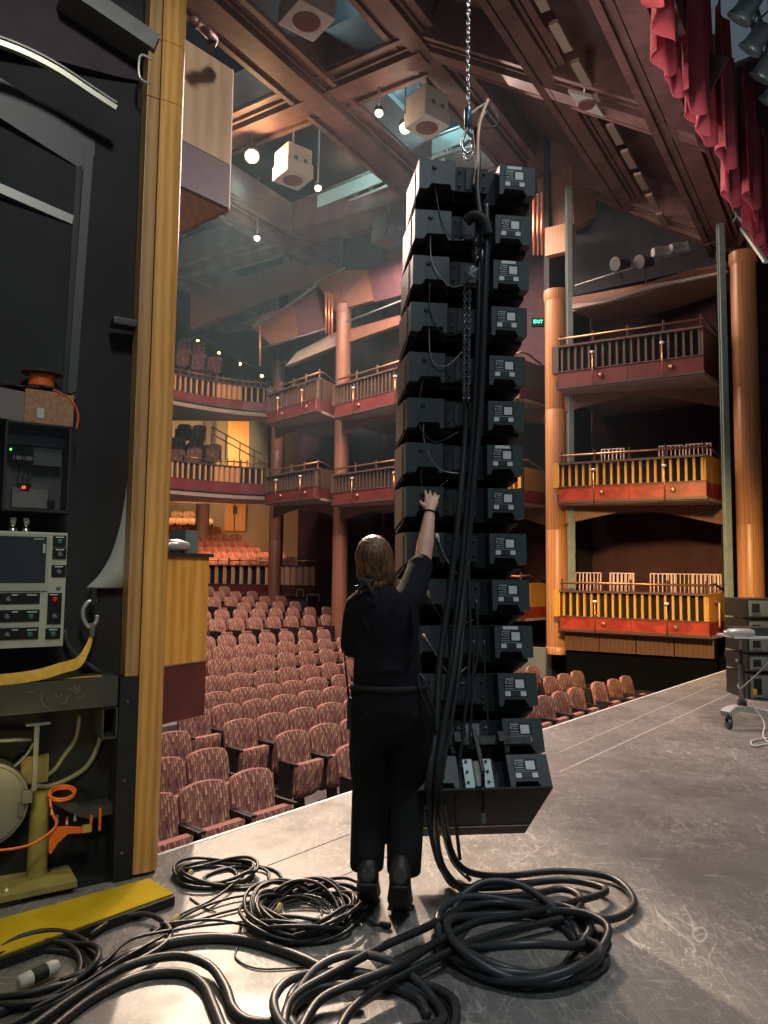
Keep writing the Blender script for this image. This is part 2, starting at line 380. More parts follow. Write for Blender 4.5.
# ------------------------------------------------------------------ box tiers along the far wall
SLATW = GOLDW
BRASS = mat('brass', (.48, .26, .12), .35, .8)
RAILM = mat('dark_handrail', (.10, .05, .04), .4)
WHITEP = mat('white_lamp_cap', (.8, .8, .76), .4)
TN = ['lowest', 'middle', 'top']
def parapet(t, P, Q, zb, zs, zt, sp=.13, post=True, side=None, mats=None, lamps=2, solid=None):
    """front from P (left) to Q (right); side: return end point"""
    fm, sm = mats or (REDW, SLATW)
    d = Q-P; L = d.length; d.normalize(); n = Vector((d.y, -d.x, 0)); dz = Vector((0, 0, 1))     # n points to the stage
    def B(mb, s0, s1, o0, o1, z0, z1):
        mb.prism([P+d*s0+n*o0+dz*z0, P+d*s1+n*o0+dz*z0, P+d*s1+n*o1+dz*z0, P+d*s0+n*o1+dz*z0], dz*(z1-z0))
    f = MB(); B(f, 0, L*.5-.003, -.04, .03, zb, zs); f.build('fascia', fm, t, True)
    f = MB(); B(f, L*.5+.003, L, -.04, .03, zb, zs); f.build('fascia', fm, t, True)
    f = MB(); B(f, -.02, L+.02, -.10, .06, zb-.05, zb); B(f, -.01, L+.01, -.06, .045, zs, zs+.02); f.build('fascia_lip', RAILM, t, True)
    f = MB(); B(f, 0, L, -.10, -.07, zs, zt-.02); f.build('backing_panel', JET, t, True)
    f = MB(); n_s = int(L/sp)
    for k in range(n_s):
        s = (k+.5)*L/n_s
        if solid and solid[0]*L < s < solid[1]*L:
            p0 = P+d*s; pts = [(p0+d*(math.cos(a)*sp*.48)+n*(-.06+math.sin(a)*sp*.42)) for a in [PI*i/6 for i in range(7)]]
            f.prism([x+dz*(zs+.01) for x in pts], dz*(zt-zs-.03)); continue
        B(f, s-sp*.16, s+sp*.16, -.07, 0.0, zs+.01, zt-.02)
    f.build('slat_panel', sm, t, True)
    f = MB(); B(f, -.01, L+.01, -.09, .04, zt-.02, zt+.02); f.build('cap_rail', RAILM, t, True)
    if post:
        f = MB(); B(f, -.13, .0, -.12, .02, zs, zt+.02); f.build('end_post', sm, t, True)
    rl = MB(); rl.tube([P+n*-.02+dz*(zt+.16), Q+n*-.02+dz*(zt+.16)], .022, 8)
    rl.build('handrail', BRASS, t, True)
    for k in range(5):
        p = P+d*(L*(k+.05)/4.1)+n*-.02; MB().beam(p+dz*zt, p+dz*(zt+.24), .035, .035).build('rail_bracket', RAILM, t, True)
    for k in range(lamps):
        p = P+d*(L*(.26 if k == 0 else .74))+n*.10
        f = MB(); f.tube([p+dz*(zb-.05), p+dz*(zs+.28)], .014, 8); f.beam(p+dz*(zs+.05)+n*0, p+dz*(zs+.05)-n*.12, .03, .03)
        o = f.build('lamp_stem', BRASS, t, True)
        f = MB().lathe(p+dz*(zs+.28), (0, 0, 1), [(.02, 0), (.042, .02), (.042, .04), (.016, .05)], 12); f.build('lamp_head', WHITEP, o, True)
        q = p+d*.14; f = MB().lathe(q-n*.06+dz*((zb+zs)/2), n, [(.045, 0), (.045, .02), (.02, .03)], 12); f.build('brass_boss', BRASS, t, True)
    if side is not None:
        e = side-Q; sl = e.length; e.normalize(); m = Vector((e.y, -e.x, 0))
        f = MB(); f.prism([Q+dz*zs, side+dz*zs, side+dz*(zt+.02), Q+dz*(zt+.02)], -m*.08); f.build('side_panel', sm, t, True)
        f = MB(); f.prism([Q+dz*zb, side+dz*zb, side+dz*zs, Q+dz*zs], -m*.08+n*.03); f.build('side_fascia', fm, t, True)
        MB().tube([Q+dz*(zt+.16), Q+e*sl*.3+dz*(zt+.18), side+dz*(zt+.02)], .022, 8).build('side_rail', RAILM, t, True)
def opera_box(P, Q, R, zo, tier, label, group, mats=None, lamps=2):
    zb, zs, zt = [(.52, .74, 1.22), (2.94, 3.2, 3.66), (5.17, 5.45, 5.97)][tier]
    zb += zo; zs += zo; zt += zo
    t = thing('opera_box', label, 'theatre box', (P.x, P.y, zb), 0, group)
    parapet(t, P, Q, zb, zs, zt, side=R, mats=mats, lamps=lamps)
    # floor slab and soffit
    dz = Vector((0, 0, 1)); back = UV(13.55, 0)-UV(0, 0)
    def to_wall(p):
        q = p-S0; v = q.dot(V); return UV(13.5, v+.4, 0)
    poly = [P, Q, R, to_wall(R), to_wall(P)]
    MB().prism([Vector((p.x, p.y, zb-.07)) for p in poly], dz*.06).build('soffit', SOFF, t, True)
    MB().prism([Vector((p.x, p.y, zb+.01)) for p in [P+V*.05, Q+V*.1, R, to_wall(R), to_wall(P)]], dz*.12).build('floor_slab', DARK, t, True)
    # curved timber valance hanging below the soffit
    if tier > 0:
        A = P+(to_wall(P)-P)*.12; B2 = R+(to_wall(R)-R)*.02
        def pt(u_, h): return A.lerp(B2, u_)+dz*h
        f = MB()
        top = [pt(i/12, zb-.07) for i in range(13)]; bot = [pt(i/12, zb-.14-.30*(abs(i/12-.47)*2)**1.2) for i in range(13)]
        nn = Vector(((B2-A).y, -(B2-A).x, 0)).normalized()
        for i in range(12): f.prism([top[i], top[i+1], bot[i+1], bot[i]], -nn*.04)
        f.build('curved_valance', BROWNW, t, True)
    return t
def Wg(px, Y):
    p = W(px, 560, Y); return Vector((p.x, p.y, 0))
BAYS = [(Wg(560, 14.2), Wg(708, 12.9), Wg(727, 13.7), 0.0, 'right of the orange column'),
        (Wg(455, 17.0), Wg(521, 15.4), Wg(546, 16.1), .10, 'left of the orange column, half behind the speakers'),
        (Wg(333, 18.7), Wg(422, 16.3), Wg(434, 17.2), .30, 'just right of the red-brown column'),
        (Wg(265, 20.4), Wg(316, 18.5), Wg(336, 19.4), .45, 'at the far left of the box tiers')]
DIMM = (mat('dim_maroon_fascia', (.13, .022, .02), .5, var=.25, scale=3), wood('dim_slats', (.11, .066, .045), (.065, .04, .028), .45))  # darker fascia and slat copies, low light on these boxes put into the colour
for bi, (P, Q, R, zo, wh) in enumerate(BAYS):
    for tier in range(3):
        if bi >= 2 and tier == 0: continue
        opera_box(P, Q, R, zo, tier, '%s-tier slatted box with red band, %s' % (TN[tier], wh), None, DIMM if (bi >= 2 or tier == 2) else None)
# dividing walls between bays, and the dark upper gallery front
for px, Y in ((727, 13.7), (548, 15.2), (436, 17.3), (338, 19.6), (272, 23.2)):
    p = Wg(px, Y); v = (p-S0).dot(V); u = (p-S0).dot(U)
    struct('wall_partition', MB().prism([UV(u+.12, v, -1.2), UV(13.5, v, -1.2), UV(13.5, v, 12.2), UV(u+.12, v, 12.2)], V*.12), DARK)
VOID = mat('near_black_wall', (.0025, .003, .0035), .95, spec=.1)  # near-black colour for the walls under the boxes
# wooden dado below the lowest right box, black wall below it
P, Q, R = BAYS[0][0], BAYS[0][1], BAYS[0][2]
f = MB()
Pb, Qb = P+U*.15, Q+U*.25
dd = (Qb-Pb)/4
for k in range(4):
    a = Pb+dd*k+dd*.015; b_ = Pb+dd*(k+1)-dd*.015
    f.prism([a+Vector((0, 0, .10)), b_+Vector((0, 0, .10)), b_+Vector((0, 0, .44)), a+Vector((0, 0, .44))], U*.05)
struct('trim_10', f, wood('dim_brown_dado', (.13, .055, .03), (.08, .035, .02), .5, 1.5))
struct('wall_below_boxes', MB().prism([UV(11.9, -.5, -1.2), UV(11.7, 6, -1.2), UV(11.7, 6, .09), UV(11.9, -.5, .09)], U*.1), VOID)
struct('wall_below_boxes', MB().prism([Pb+U*.1+Vector((0, 0, -1.2)), Qb+U*.1+Vector((0, 0, -1.2)), Qb+U*.1+Vector((0, 0, .5)), Pb+U*.1+Vector((0, 0, .5))], U*.06), VOID)
struct('trim_11', MB().prism([Wg(521, 14.9)+Vector((0, 0, -.9)), Wg(545, 14.6)+Vector((0, 0, -.9)), Wg(545, 14.6)+Vector((0, 0, .1)), Wg(521, 14.9)+Vector((0, 0, .1))], U*.08), mat('grey_panel', (.16, .17, .16), .6))

# upper gallery above the top boxes (bay 1): soffit, curved wood front, spot bar
def slab_px(name, pts, vec, m, structural=True, **k):
    mb = MB().prism([W(*p) for p in pts], vec)
    return struct(name, mb, m)
slab_px('wall_gallery_front', [(572, 312, 14.4), (640, 296, 13.8), (690, 279, 13.3), (727, 268, 13.1), (727, 262, 13.1), (690, 270, 13.3), (640, 285, 13.8), (572, 297, 14.4)], (.9, .7, 0), BROWNW)
slab_px('trim_12', [(572, 309, 14.3), (610, 301, 14.0), (650, 288, 13.6), (727, 272, 13.0), (727, 270, 13.0), (650, 285, 13.6), (610, 297, 14.0), (572, 304, 14.3)], (.06, .06, 0), SOFF)
slab_px('wall_gallery_back', [(572, 296, 15.3), (727, 262, 14.2), (727, 150, 14.2), (660, 150, 14.6), (572, 160, 15.3)], (.1, .1, 0), TEALD)
for pts, m in (([(537, 180, 15.6), (572, 165, 15.0), (574, 228, 15.0), (540, 232, 15.6)], BROWNW), ([(572, 165, 15.0), (608, 170, 15.2), (611, 207, 15.2), (574, 228, 15.0)], BROWNW),
               ([(545, 228, 14.9), (571, 222, 14.6), (571, 250, 14.6), (545, 256, 14.9)], COLW)):
    slab_px('wall_acoustic_panel', pts, (.12, .12, 0), m)
for pts, m in (([(190, 290, 23.6), (250, 275, 22.6), (307, 255, 21.3), (338, 266, 20.6), (314, 285, 20.9), (262, 300, 22), (190, 330, 24)], BROWNW),
               ([(262, 314, 20.8), (293, 305, 20.2), (299, 335, 20.1), (271, 345, 20.6), (251, 326, 21.2)], BROWNW),
               ([(293, 304, 20.2), (316, 290, 19.9), (325, 328, 19.8), (299, 335, 20.1)], mat('wine_panel', (.10, .035, .045), .6)),
               ([(317, 283, 19.7), (344, 270, 19.3), (367, 270, 18.6), (374, 300, 18.5), (334, 311, 19.4)], BROWNW),
               ([(367, 269, 18.6), (402, 258, 17.8), (420, 290, 17.4), (374, 302, 18.5)], mat('wine_panel', (.1, .035, .045), .6)),
               ([(297, 352, 20.5), (338, 331, 19.6), (338, 345, 19.6), (310, 357, 20.3), (285, 366, 20.8)], SOFF),
               ([(346, 330, 19.3), (400, 315, 17.9), (400, 324, 17.9), (346, 343, 19.3)], BROWNW)):
    slab_px('wall_acoustic_panel', pts, (.10, .12, 0), m)
for a, b_ in (((262, 348, 20.3), (325, 329, 19.5)), ((254, 328, 20.8), (316, 287, 19.6)), ((258, 326, 20.7), (318, 284, 19.5)), ((314, 283, 19.4), (345, 268, 19.0)), ((346, 322, 18.9), (404, 300, 17.4))):
    tag(MB().tube([W(*a), W(*b_)], .025, 6).build('lighting_bar', STEEL), 'thin steel lighting bar running under the faceted panels, from %s' % ('lower left' if a[0] < 300 else 'centre left'), 'lighting bar', 'steel bars under the ceiling panels')

# ------------------------------------------------------------------ rear balconies
def arc(pl, pr, sag, n=8):
    pts = []
    for i in range(n+1):
        t = i/n; p = pl.lerp(pr, t)+Vector((0, 1, 0))*sag*4*t*(1-t); pts.append(p)
    return pts
def balcony(label, za, zs, zt, depth, solidspan, mats, Yl=22.0, Yr=23.8):
    pl = Wg(150, Yl-.3); pr = Wg(263, Yr)
    pts = arc(pl, pr, .35, 4); t = thing('balcony_front', label, 'balcony', (pts[0].x, pts[0].y, za))
    dz = Vector((0, 0, 1))
    for i in range(4):
        parapet(t, pts[i], pts[i+1], za, zs, zt, sp=.17, post=False, mats=mats, lamps=0, solid=(0, 1) if i in solidspan else None)
    d1 = depth[0]; poly = pts+[Vector((pr.x+.6, d1, 0)), Vector((pl.x-2, d1, 0))]
    q = [Vector((pl.x-2, d1, za-.2)), Vector((pr.x+.6, d1, za-.2)), Vector((pr.x+.6, depth[1], depth[2])), Vector((pl.x-6, depth[1], depth[2]))]; MB().prism(q, dz*.1).build('rising_soffit', SOFF, t, True)
    MB().prism([Vector((p.x, p.y, za-.2)) for p in poly], dz*.12).build('soffit', SOFF, t, True)
    MB().prism([Vector((p.x, p.y, za)) for p in [p+Vector((0, .1, 0)) for p in pts]+poly[-2:]], dz*.2).build('floor_slab', DARK, t, True)
    return t
BALM = (mat('maroon_fascia', (.20, .028, .03), .45), wood('warm_slats', (.72, .38, .16), (.5, .24, .1), .5))
balcony('middle curved balcony front with slats and orange wood section, at the back left', 3.98, 4.27, 4.80, (25.4, 31.5, 5.55), (2,), BALM)
balcony('upper curved balcony front with pale slats, at the back left', 6.70, 6.93, 7.45, (24.6, 28.4, 8.3), (2,), BALM)
# parterre wall across the rear of the orchestra
t = thing('parterre_wall', 'low slatted wall with dark gaps crossing the rear orchestra seats', 'low wall', (-4.5, 24, .7))
a = Wg(150, 25.2); b_ = Wg(316, 22.7)
pts = [a.lerp(b_, k/4) for k in range(5)]
for i in range(4): parapet(t, pts[i], pts[i+1], .78, 1.05, 1.66, sp=.30 if i < 3 else .22, post=False, mats=(DREDW, wood('pale_slats', (.62, .40, .27), (.42, .25, .17), .5)), lamps=0, solid=(0, 1) if i == 3 else None)
struct('floor_parterre', MB().prism([a+Vector((0, .1, 0)), b_+Vector((0, .1, 0)), Vector((1.5, 25.5, 0)), Vector((1.5, 34, 0)), Vector((-15, 34, 0))], (0, 0, .75)), CARPET)
struct('wall_dark_corner', MB().prism([Wg(317, 22.9), Wg(333, 21.3), Wg(333, 21.3)+Vector((0, 0, 1.6)), Wg(317, 22.9)+Vector((0, 0, 1.6))], (.5, .5, 0)), JET)

# ================================================================== THEATRE SEATS
def fabric(name, base, light, dark, k=1.0):
    m = bpy.data.materials.new(name); m.use_nodes = True; nt = m.node_tree; b = nt.nodes['Principled BSDF']; L = nt.links.new
    b.inputs['Roughness'].default_value = .85; b.inputs['Specular IOR Level'].default_value = .2
    tc = nt.nodes.new('ShaderNodeTexCoord'); sp = nt.nodes.new('ShaderNodeSeparateXYZ'); L(tc.outputs['Object'], sp.inputs[0])
    def M(op, a, b_=None, c=None):
        n = nt.nodes.new('ShaderNodeMath'); n.operation = op
        for i, x in enumerate((a, b_, c)):
            if x is None: continue
            if isinstance(x, (int, float)): n.inputs[i].default_value = x
            else: L(x, n.inputs[i])
        return n.outputs[0]
    xs = M('MULTIPLY', sp.outputs['X'], 36*k); zs = M('MULTIPLY', M('ADD', sp.outputs['Z'], M('MULTIPLY', sp.outputs['Y'], .6)), 9.5*k)
    col = M('FLOOR', xs); fx = M('FRACT', xs); odd = M('MULTIPLY', M('MODULO', M('ABSOLUTE', col), 2), .5)
    zz = M('ADD', zs, M('ADD', odd, M('MULTIPLY', col, .23))); fz = M('FRACT', zz)
    cx = M('ABSOLUTE', M('SUBTRACT', fx, .5))
    tri = M('LESS_THAN', cx, M('MULTIPLY', M('SUBTRACT', 1, fz), .42))        # tall triangles
    wn = nt.nodes.new('ShaderNodeTexWhiteNoise'); cmb = nt.nodes.new('ShaderNodeCombineXYZ'); L(col, cmb.inputs[0]); L(M('FLOOR', zz), cmb.inputs[1]); L(cmb.outputs[0], wn.inputs['Vector'])
    mA = nt.nodes.new('ShaderNodeMix'); mA.data_type = 'RGBA'; L(wn.outputs['Value'], mA.inputs[0]); mA.inputs[6].default_value = (*light, 1); mA.inputs[7].default_value = (*dark, 1)
    mB = nt.nodes.new('ShaderNodeMix'); mB.data_type = 'RGBA'; L(tri, mB.inputs[0]); mB.inputs[6].default_value = (*base, 1); L(mA.outputs[2], mB.inputs[7])
    L(mB.outputs[2], b.inputs['Base Color']); return m
FAB = fabric('patterned_seat_fabric', (.20, .075, .072), (.54, .36, .21), (.10, .045, .055))
SHELL = mat('seat_shell_dark', (.018, .013, .013), .5)
RIM = mat('seat_edge_fabric', (.34, .14, .115), .8)

def back_mb(far=False):
    # padded back: arched top, rounded side edges, gently curved, reclined
    mb = MB(); w_ = .252; h0, h1 = .40, .855; n = 6 if far else 12; rows = 4 if far else 8
    def outline(x):                                # top height across the width
        t = abs(x)/w_; return h1-.035*t*t-.09*max(0, t-.84)**1.5*9
    def fr(u, s):
        x = (u*2-1)*w_; z = h0+(outline(x)-h0)*s; rec = (z-.45)*.22
        edge = min(1, (1-abs(u*2-1))*7, (1-s)*7+.25, s*9+.3)
        return Vector((x, .12+rec-.045*math.sqrt(max(edge, 0))+.035*(x/w_)**2*-1, z))
    def bk(u, s):
        x = (u*2-1)*w_; z = h0+(outline(x)-h0)*s; rec = (z-.45)*.22
        return Vector((x, .145+rec-.035*(x/w_)**2, z))
    mb.grid(fr, n+1, rows+1, 0); mb.grid(bk, n+1, rows+1, 1)
    # close the rim
    f_edge = [fr(0, j/rows) for j in range(rows+1)]+[fr(i/n, 1) for i in range(1, n+1)]+[fr(1, 1-j/rows) for j in range(1, rows+1)]
    b_edge = [bk(0, j/rows) for j in range(rows+1)]+[bk(i/n, 1) for i in range(1, n+1)]+[bk(1, 1-j/rows) for j in range(1, rows+1)]
    k = len(f_edge); mb.add(f_edge+b_edge, [(i, i+1, k+i+1, k+i) for i in range(k-1)], 0 if far else 2, True)
    return mb
def cushion_mb(far=False):
    mb = MB(); w_ = .225; n = 4 if far else 10; r = 3 if far else 8     # tipped-up cushion, a tall padded panel
    def fr(u, s):
        x = (u*2-1)*w_; e = min(1, (1-abs(u*2-1))*6, (1-s)*5, s*5)
        bot = .18+.06*(abs(u*2-1))**3; z = bot+(.56-bot)*s
        return Vector((x, -.10-.045*math.sqrt(max(e, 0))-.05*(s-.5), z))
    def bk(u, s):
        x = (u*2-1)*w_; bot = .18+.06*(abs(u*2-1))**3; z = bot+(.56-bot)*s
        return Vector((x, -.02-.05*(s-.5), z))
    mb.grid(fr, n+1, r+1, 0); mb.grid(bk, n+1, r+1, 1)
    fe = [fr(0, j/r) for j in range(r+1)]+[fr(i/n, 1) for i in range(1, n+1)]+[fr(1, 1-j/r) for j in range(1, r+1)]+[fr(1-i/n, 0) for i in range(1, n+1)]
    be = [bk(0, j/r) for j in range(r+1)]+[bk(i/n, 1) for i in range(1, n+1)]+[bk(1, 1-j/r) for j in range(1, r+1)]+[bk(1-i/n, 0) for i in range(1, n+1)]
    k = len(fe); mb.add(fe+be, [(i, (i+1) % k, k+(i+1) % k, k+i) for i in range(k)], 2, True)
    return mb
def make_seat():
    t = thing('theatre_seat', 'seat', 'theatre seat')
    back_mb().build('backrest', [FAB, SHELL, RIM], t); cushion_mb().build('seat_cushion', [FAB, SHELL, RIM], t)
    for sx in (-1, 1):
        a = MB().box((sx*.2385-.0185, -.19, .565), (sx*.2385+.0185, .10, .595), bev=.012); a.box((sx*.2385-.0175, -.10, .20), (sx*.2385+.0175, .10, .57), bev=.01); a.build('armrest', SHELL, t)
    MB().beam((0, .02, 0), (0, .05, .30), .06, .12).box((-.12, -.05, 0), (.12, .14, .015)).build('pedestal', SHELL, t)
    return t
def make_far_seat():
    mb = back_mb(True); c = cushion_mb(True); k = len(mb.v); mb.v += c.v; mb.f += [[i+k for i in f] for f in c.f]; mb.mi += c.mi; mb.sm += c.sm
    for sx in (-1, 1): mb.box((sx*.24-.017, -.24, .20), (sx*.24+.017, .10, .60), 1)
    mb.box((-.04, -.02, 0), (.04, .08, .2), 1)
    o = mb.build('theatre_seat', [FAB, SHELL, RIM]); o.location = (0, 0, 0); return o
# the far seat mesh is centred by build(); recentre on its own origin
def recentre(o):
    c = sum((v.co for v in o.data.vertices), Vector())/len(o.data.vertices)
    for v in o.data.vertices: v.co.y += .02; 
near_proto = make_seat(); far_proto = make_far_seat(); far_proto['label'] = 's'; far_proto['category'] = 'theatre seat'
used = {'n': False, 'f': False}
ang0 = math.atan2(.762, .648)
def put_seat(p, rz, far, label, group):
    key = 'f' if far else 'n'; proto = far_proto if far else near_proto
    if not used[key]:
        used[key] = True; o = proto; o.location = p; o.rotation_euler = (0, 0, rz); o['label'] = label; o['group'] = group; return o
    return dup(proto, p, rz, label, group)
seats = []
for k, (v0, zf) in enumerate(ROWS):
    umax = 8.75 if k <= 3 else (10.6 if k < 9 else 12.3)
    off = .26 if k % 2 else 0
    us = []
    u = 3.5-off*.0
    left_end = 3.5 if k <= 4 else -6
    if k <= 4:
        u = 3.5
        while u < umax: us.append(u); u += .52
        u = 2.14+(.2*k)
        while u > -6: us.append(u); u -= .52
        if k <= 3: us += [9.55, 10.07, 10.59]
    else:
        u = -6+off
        while u < umax: us.append(u); u += .52
    if k == 11: us = [x for x in us if not 9.2 < x < 9.9]
    for u in sorted(us):
        dv = -(u-5.7)**2/56.0 if k >= 4 else 0
        th = (u-5.7)/28.0 if k >= 4 else 0
        p = UV(u, v0+dv, zf); q = proj(p+Vector((0, 0, .8)))
        if q[2] < 1 or q[0] < (148 if q[1] > 712 else 203) or q[0] > 700: continue
        if q[1] < 583 and q[0] < 230 and k < 14: pass
        if k >= 9:
            lim = [345, 340, 322, 300, 274, 242][k-9]
            if q[0] > lim: continue
        seats.append((k, u, p, ang0+th*1.0, q))
cnt = {}
for k, u, p, rz, q in seats:
    hid = 362 < q[0] < 530 and not (q[0] > 505 and q[1] > 845)
    if hid and (k >= 6): continue
    far = q[2] > 12.5
    row = ORD[k]
    if hid: lab, grp = 'patterned seat in the %s orchestra row, behind the person and the speakers' % row, '%s row seats behind the speakers' % row
    else:
        side = 'L' if q[0] < 400 else 'R'
        cnt[(k, side)] = cnt.get((k, side), 0)+1
        lab = 'patterned seat, %s from left in the %s orchestra row, %s' % (ORD[cnt[(k, side)]-1], row, 'left of the person' if side == 'L' else 'right of the speakers')
        grp = 'seats of the %s orchestra row' % row
    put_seat(p, rz, far, lab, grp)
# raised rear stalls behind the slatted wall
PY = [556, 551, 546, 540, 533, 526, 518, 511]; PR = [302, 283, 266, 254, 236, 226, 212, 205]
for j in range(8):
    Y = 25.6+.95*j; px = 168+(j % 2)*7; n = 0
    top = W(200, PY[j], Y).z
    while px < PR[j]:
        if j == 0 and px > 225: Yq = Y-(px-225)*.016
        else: Yq = Y
        p = W(px, 560, Yq); n += 1
        put_seat((p.x, p.y, top-.86), .12, True, 'orange-lit raised stalls seat, %s from left in the %s row behind the slatted wall' % (ORD[n-1], ORD[j]), 'raised rear stalls, %s row' % ORD[j])
        px += .53*F/Yq
    a = W(140, 560, Y-.5); b_ = W(PR[j]+10, 560, Y-.5)
    struct('floor_riser', MB().prism([(a.x-1, a.y, .72), (b_.x, b_.y, .72), (b_.x, b_.y, top-.86), (a.x-1, a.y, top-.86)], (0, 1.0, 0)), CARPET)
# balcony seats
DF = fabric('dim_seat_fabric', (.20, .085, .075), (.28, .18, .10), (.10, .045, .05))
for (lst, wh) in (([(184, 432, 26.5), (199, 433, 26.5), (178, 445, 25.6), (196, 446, 25.6), (177, 457, 24.8), (194, 456, 24.8), (214, 452, 25.2)], 'middle'), ([(186, 346, 25.8), (200, 349, 25.8), (184, 357, 25.0), (199, 361, 25.0), (215, 364, 25.2)], 'upper')):
    for i, (px, py, Y) in enumerate(lst):
        tz = W(px, py-9, Y)
        put_seat((tz.x, tz.y, tz.z-.86), .1, True, 'seat on the %s rear balcony, %s counting back row first from the left' % (wh, ORD[i]), '%s balcony seats' % wh)
    Y0 = min(x[2] for x in lst)
    for Yr in sorted({x[2] for x in lst}):
        rw = [x for x in lst if x[2] == Yr]; z = W(rw[0][0], rw[0][1]-9, Yr).z-.87; x0 = W(140, 500, Yr).x; x1 = W(max(r[0] for r in rw)+12, 500, Yr).x
        struct('floor_balcony_step', MB().box((x0, Yr-.45, 4.2 if wh == 'middle' else 6.92), (x1, Yr+.45, z)), DARK)

# ================================================================== NEAR LEFT: PORTAL POST AND RIGGING EQUIPMENT
EA = math.atan2(.548, .836); ER = Vector((math.cos(EA), math.sin(EA), 0)); EN = Vector((-math.sin(EA), math.cos(EA), 0))   # right, inward
EO = Wz(141, 875, 0)
def PE(px, py, off=0.0):              # pixel -> (s, z) on the vertical plane set back by off
    o = EO+EN*off; d = ray(px, py); k = (o-CO).dot(EN)/d.dot(EN); p = CO+d*k
    return ((p-EO).dot(ER), p.z)
def Q(s, off, z): return EO+ER*s+EN*off+Vector((0, 0, z))
ME = Matrix(((ER.x, EN.x, 0, EO.x), (ER.y, EN.y, 0, EO.y), (0, 0, 1, 0), (0, 0, 0, 1)))
def ething(name, label, cat, s, off, z, group=None): return thing(name, label, cat, Q(s, off, z), EA, group)
class EB(MB):                         # mesh written in the equipment frame (s, off, z)
    def done(s, name, m, parent=None):
        s.v = [ME @ p for p in s.v]; return s.build(name, m, parent, True)
def eb(a, b, bev=0): e = EB(); e.box(a, b, bev=bev); return e

# --- portal post: left strip and right half-round board, in three stacked lengths
pw = ething('portal_post', 'tall pale oak portal post with rounded edge, running from floor to top of the picture', 'post', 0, 0, 0)
def post_section(z0, z1):
    e = EB(); pts = [(.095, .0), (.03, -.03), (-.0, -.035), (-.0, .05), (.11, .05), (.115, .02)]
    # rounded right board
    prof = [(-.052, -.03)]+[(.03+.06*math.sin(t), .03-.062*math.cos(t)) for t in [PI*k/16 for k in range(0, 9)]]+[(.09, .09), (-.052, .09)]
    e.prism([(x, y, z0) for x, y in prof], (0, 0, z1-z0)); return e
seams = [0.02, PE(160, 100)[1], PE(160, 40)[1], 8.5]
s0, s1, s2 = seams[0], PE(150, 98)[1], PE(150, 38)[1]
for a, b_ in ((s0, s1-.004), (s1, s2-.004), (s2, 8.6)):
    post_section(a, b_).done('oak_board', OAK, pw)
zl = PE(130, 676)[1]
for a, b_ in ((zl, s1-.004), (s1, s2-.004), (s2, 8.6)):
    eb((-.125, -.022, a), (-.057, .09, b_), .003).done('oak_side_strip', wood('oak_side', (.50, .28, .11), (.30, .15, .05), .4, 2.0), pw)
eb((-.060, -.015, zl), (-.050, .085, 8.6)).done('dark_seam', JET, pw)
eb((-.150, -.03, 0), (-.056, .12, zl-.004), .006).done('black_steel_upright', BLACK, pw)
for zz in (.14, .5, .9): e = EB(); e.lathe((-.11, -.03, zz), (0, -1, 0), [(.008, 0), (.006, .004)], 8); e.done('bolt', STEEL, pw)

# --- dark side wall of the proscenium behind it all, with frames
struct('wall_proscenium', eb((-4.5, .75, 0), (-.10, .90, 9)).__class__().prism([Q(-4.5, .55, 0), Q(-.02, .14, 0), Q(-.02, .14, 9), Q(-4.5, .55, 9)], EN*.12), mat('black_side_wall', (.012, .013, .016), .8, var=.3, scale=3))
fr = mat('grey_frame_metal', (.055, .06, .064), .5, .3)
def pbar(p, q, wd, th, m, name, lab=None, off=0, par=None):
    a = PE(*p, off); b_ = PE(*q, off); e = EB(); e.beam((a[0], off, a[1]), (b_[0], off, b_[1]), th, wd, up=(1, 0, .01) if abs(b_[0]-a[0]) < abs(b_[1]-a[1]) else (0, 0, 1))
    return e.done(name, m, par)
pt = ething('wall_frame', 'dark grey metal frame with cross bars, upper left', 'metal frame', *[PE(85, 400, .2)[0], .2, 1.6])
pbar((88, 150), (70, 400), .045, .08, fr, 'upright', off=.2, par=pt)
pbar((78, 168), (64, 400), .03, .06, BLACK, 'inner_upright', off=.2, par=pt)
pbar((-20, 182), (72, 222), .05, .06, mat('light_frame_metal', (.24, .24, .23), .45, .4), 'cross_bar', off=.2, par=pt)
pbar((-20, 88), (92, 160), .20, .06, fr, 'top_plate', off=.2, par=pt)
e = EB(); a = PE(-20, 190, .24); b_ = PE(76, 400, .24); c = PE(80, 178, .24)
e.prism([(a[0], .25, a[1]), (c[0], .25, c[1]), (b_[0], .25, b_[1]), (a[0], .25, b_[1])], (0, .03, 0)); e.done('infill_panel', mat('grey_green_panel', (.045, .055, .055), .5, var=.3, scale=2), pt)
# curved rail
cr = []
for px, py in ((-25, 38), (0, 44), (30, 56), (60, 72), (90, 92), (116, 109)):
    s, z = PE(px, py, -.05); cr.append((s, -.05, z))
e = EB(); path = smooth_path(cr, 5)
for i in range(len(path)-1): e.beam(path[i], path[i+1], .03, .028)
o = e.done('curved_rail', mat('pale_rail', (.55, .55, .46), .35, .6)); tag(o, 'curved pale metal rail sweeping down across the dark upper left corner', 'rail')
e = EB()
for i in range(len(path)-1): e.beam(path[i]+Vector((0, .0, .026)), path[i+1]+Vector((0, .0, .026)), .04, .010)
e.done('rail_lip', STEEL, o)
hd = EB(); a = [PE(x, y, -.02) for x, y in ((152, 60), (142, 55), (139, 62), (140, 78), (150, 84))]
hd.tube(smooth_path([(s, -.02, z) for s, z in a], 4), .008, 8)
tag(hd.done('pull_handle', mat('pale_metal', (.6, .6, .58), .35, .7)), 'small pale metal handle beside the top of the oak post', 'handle')
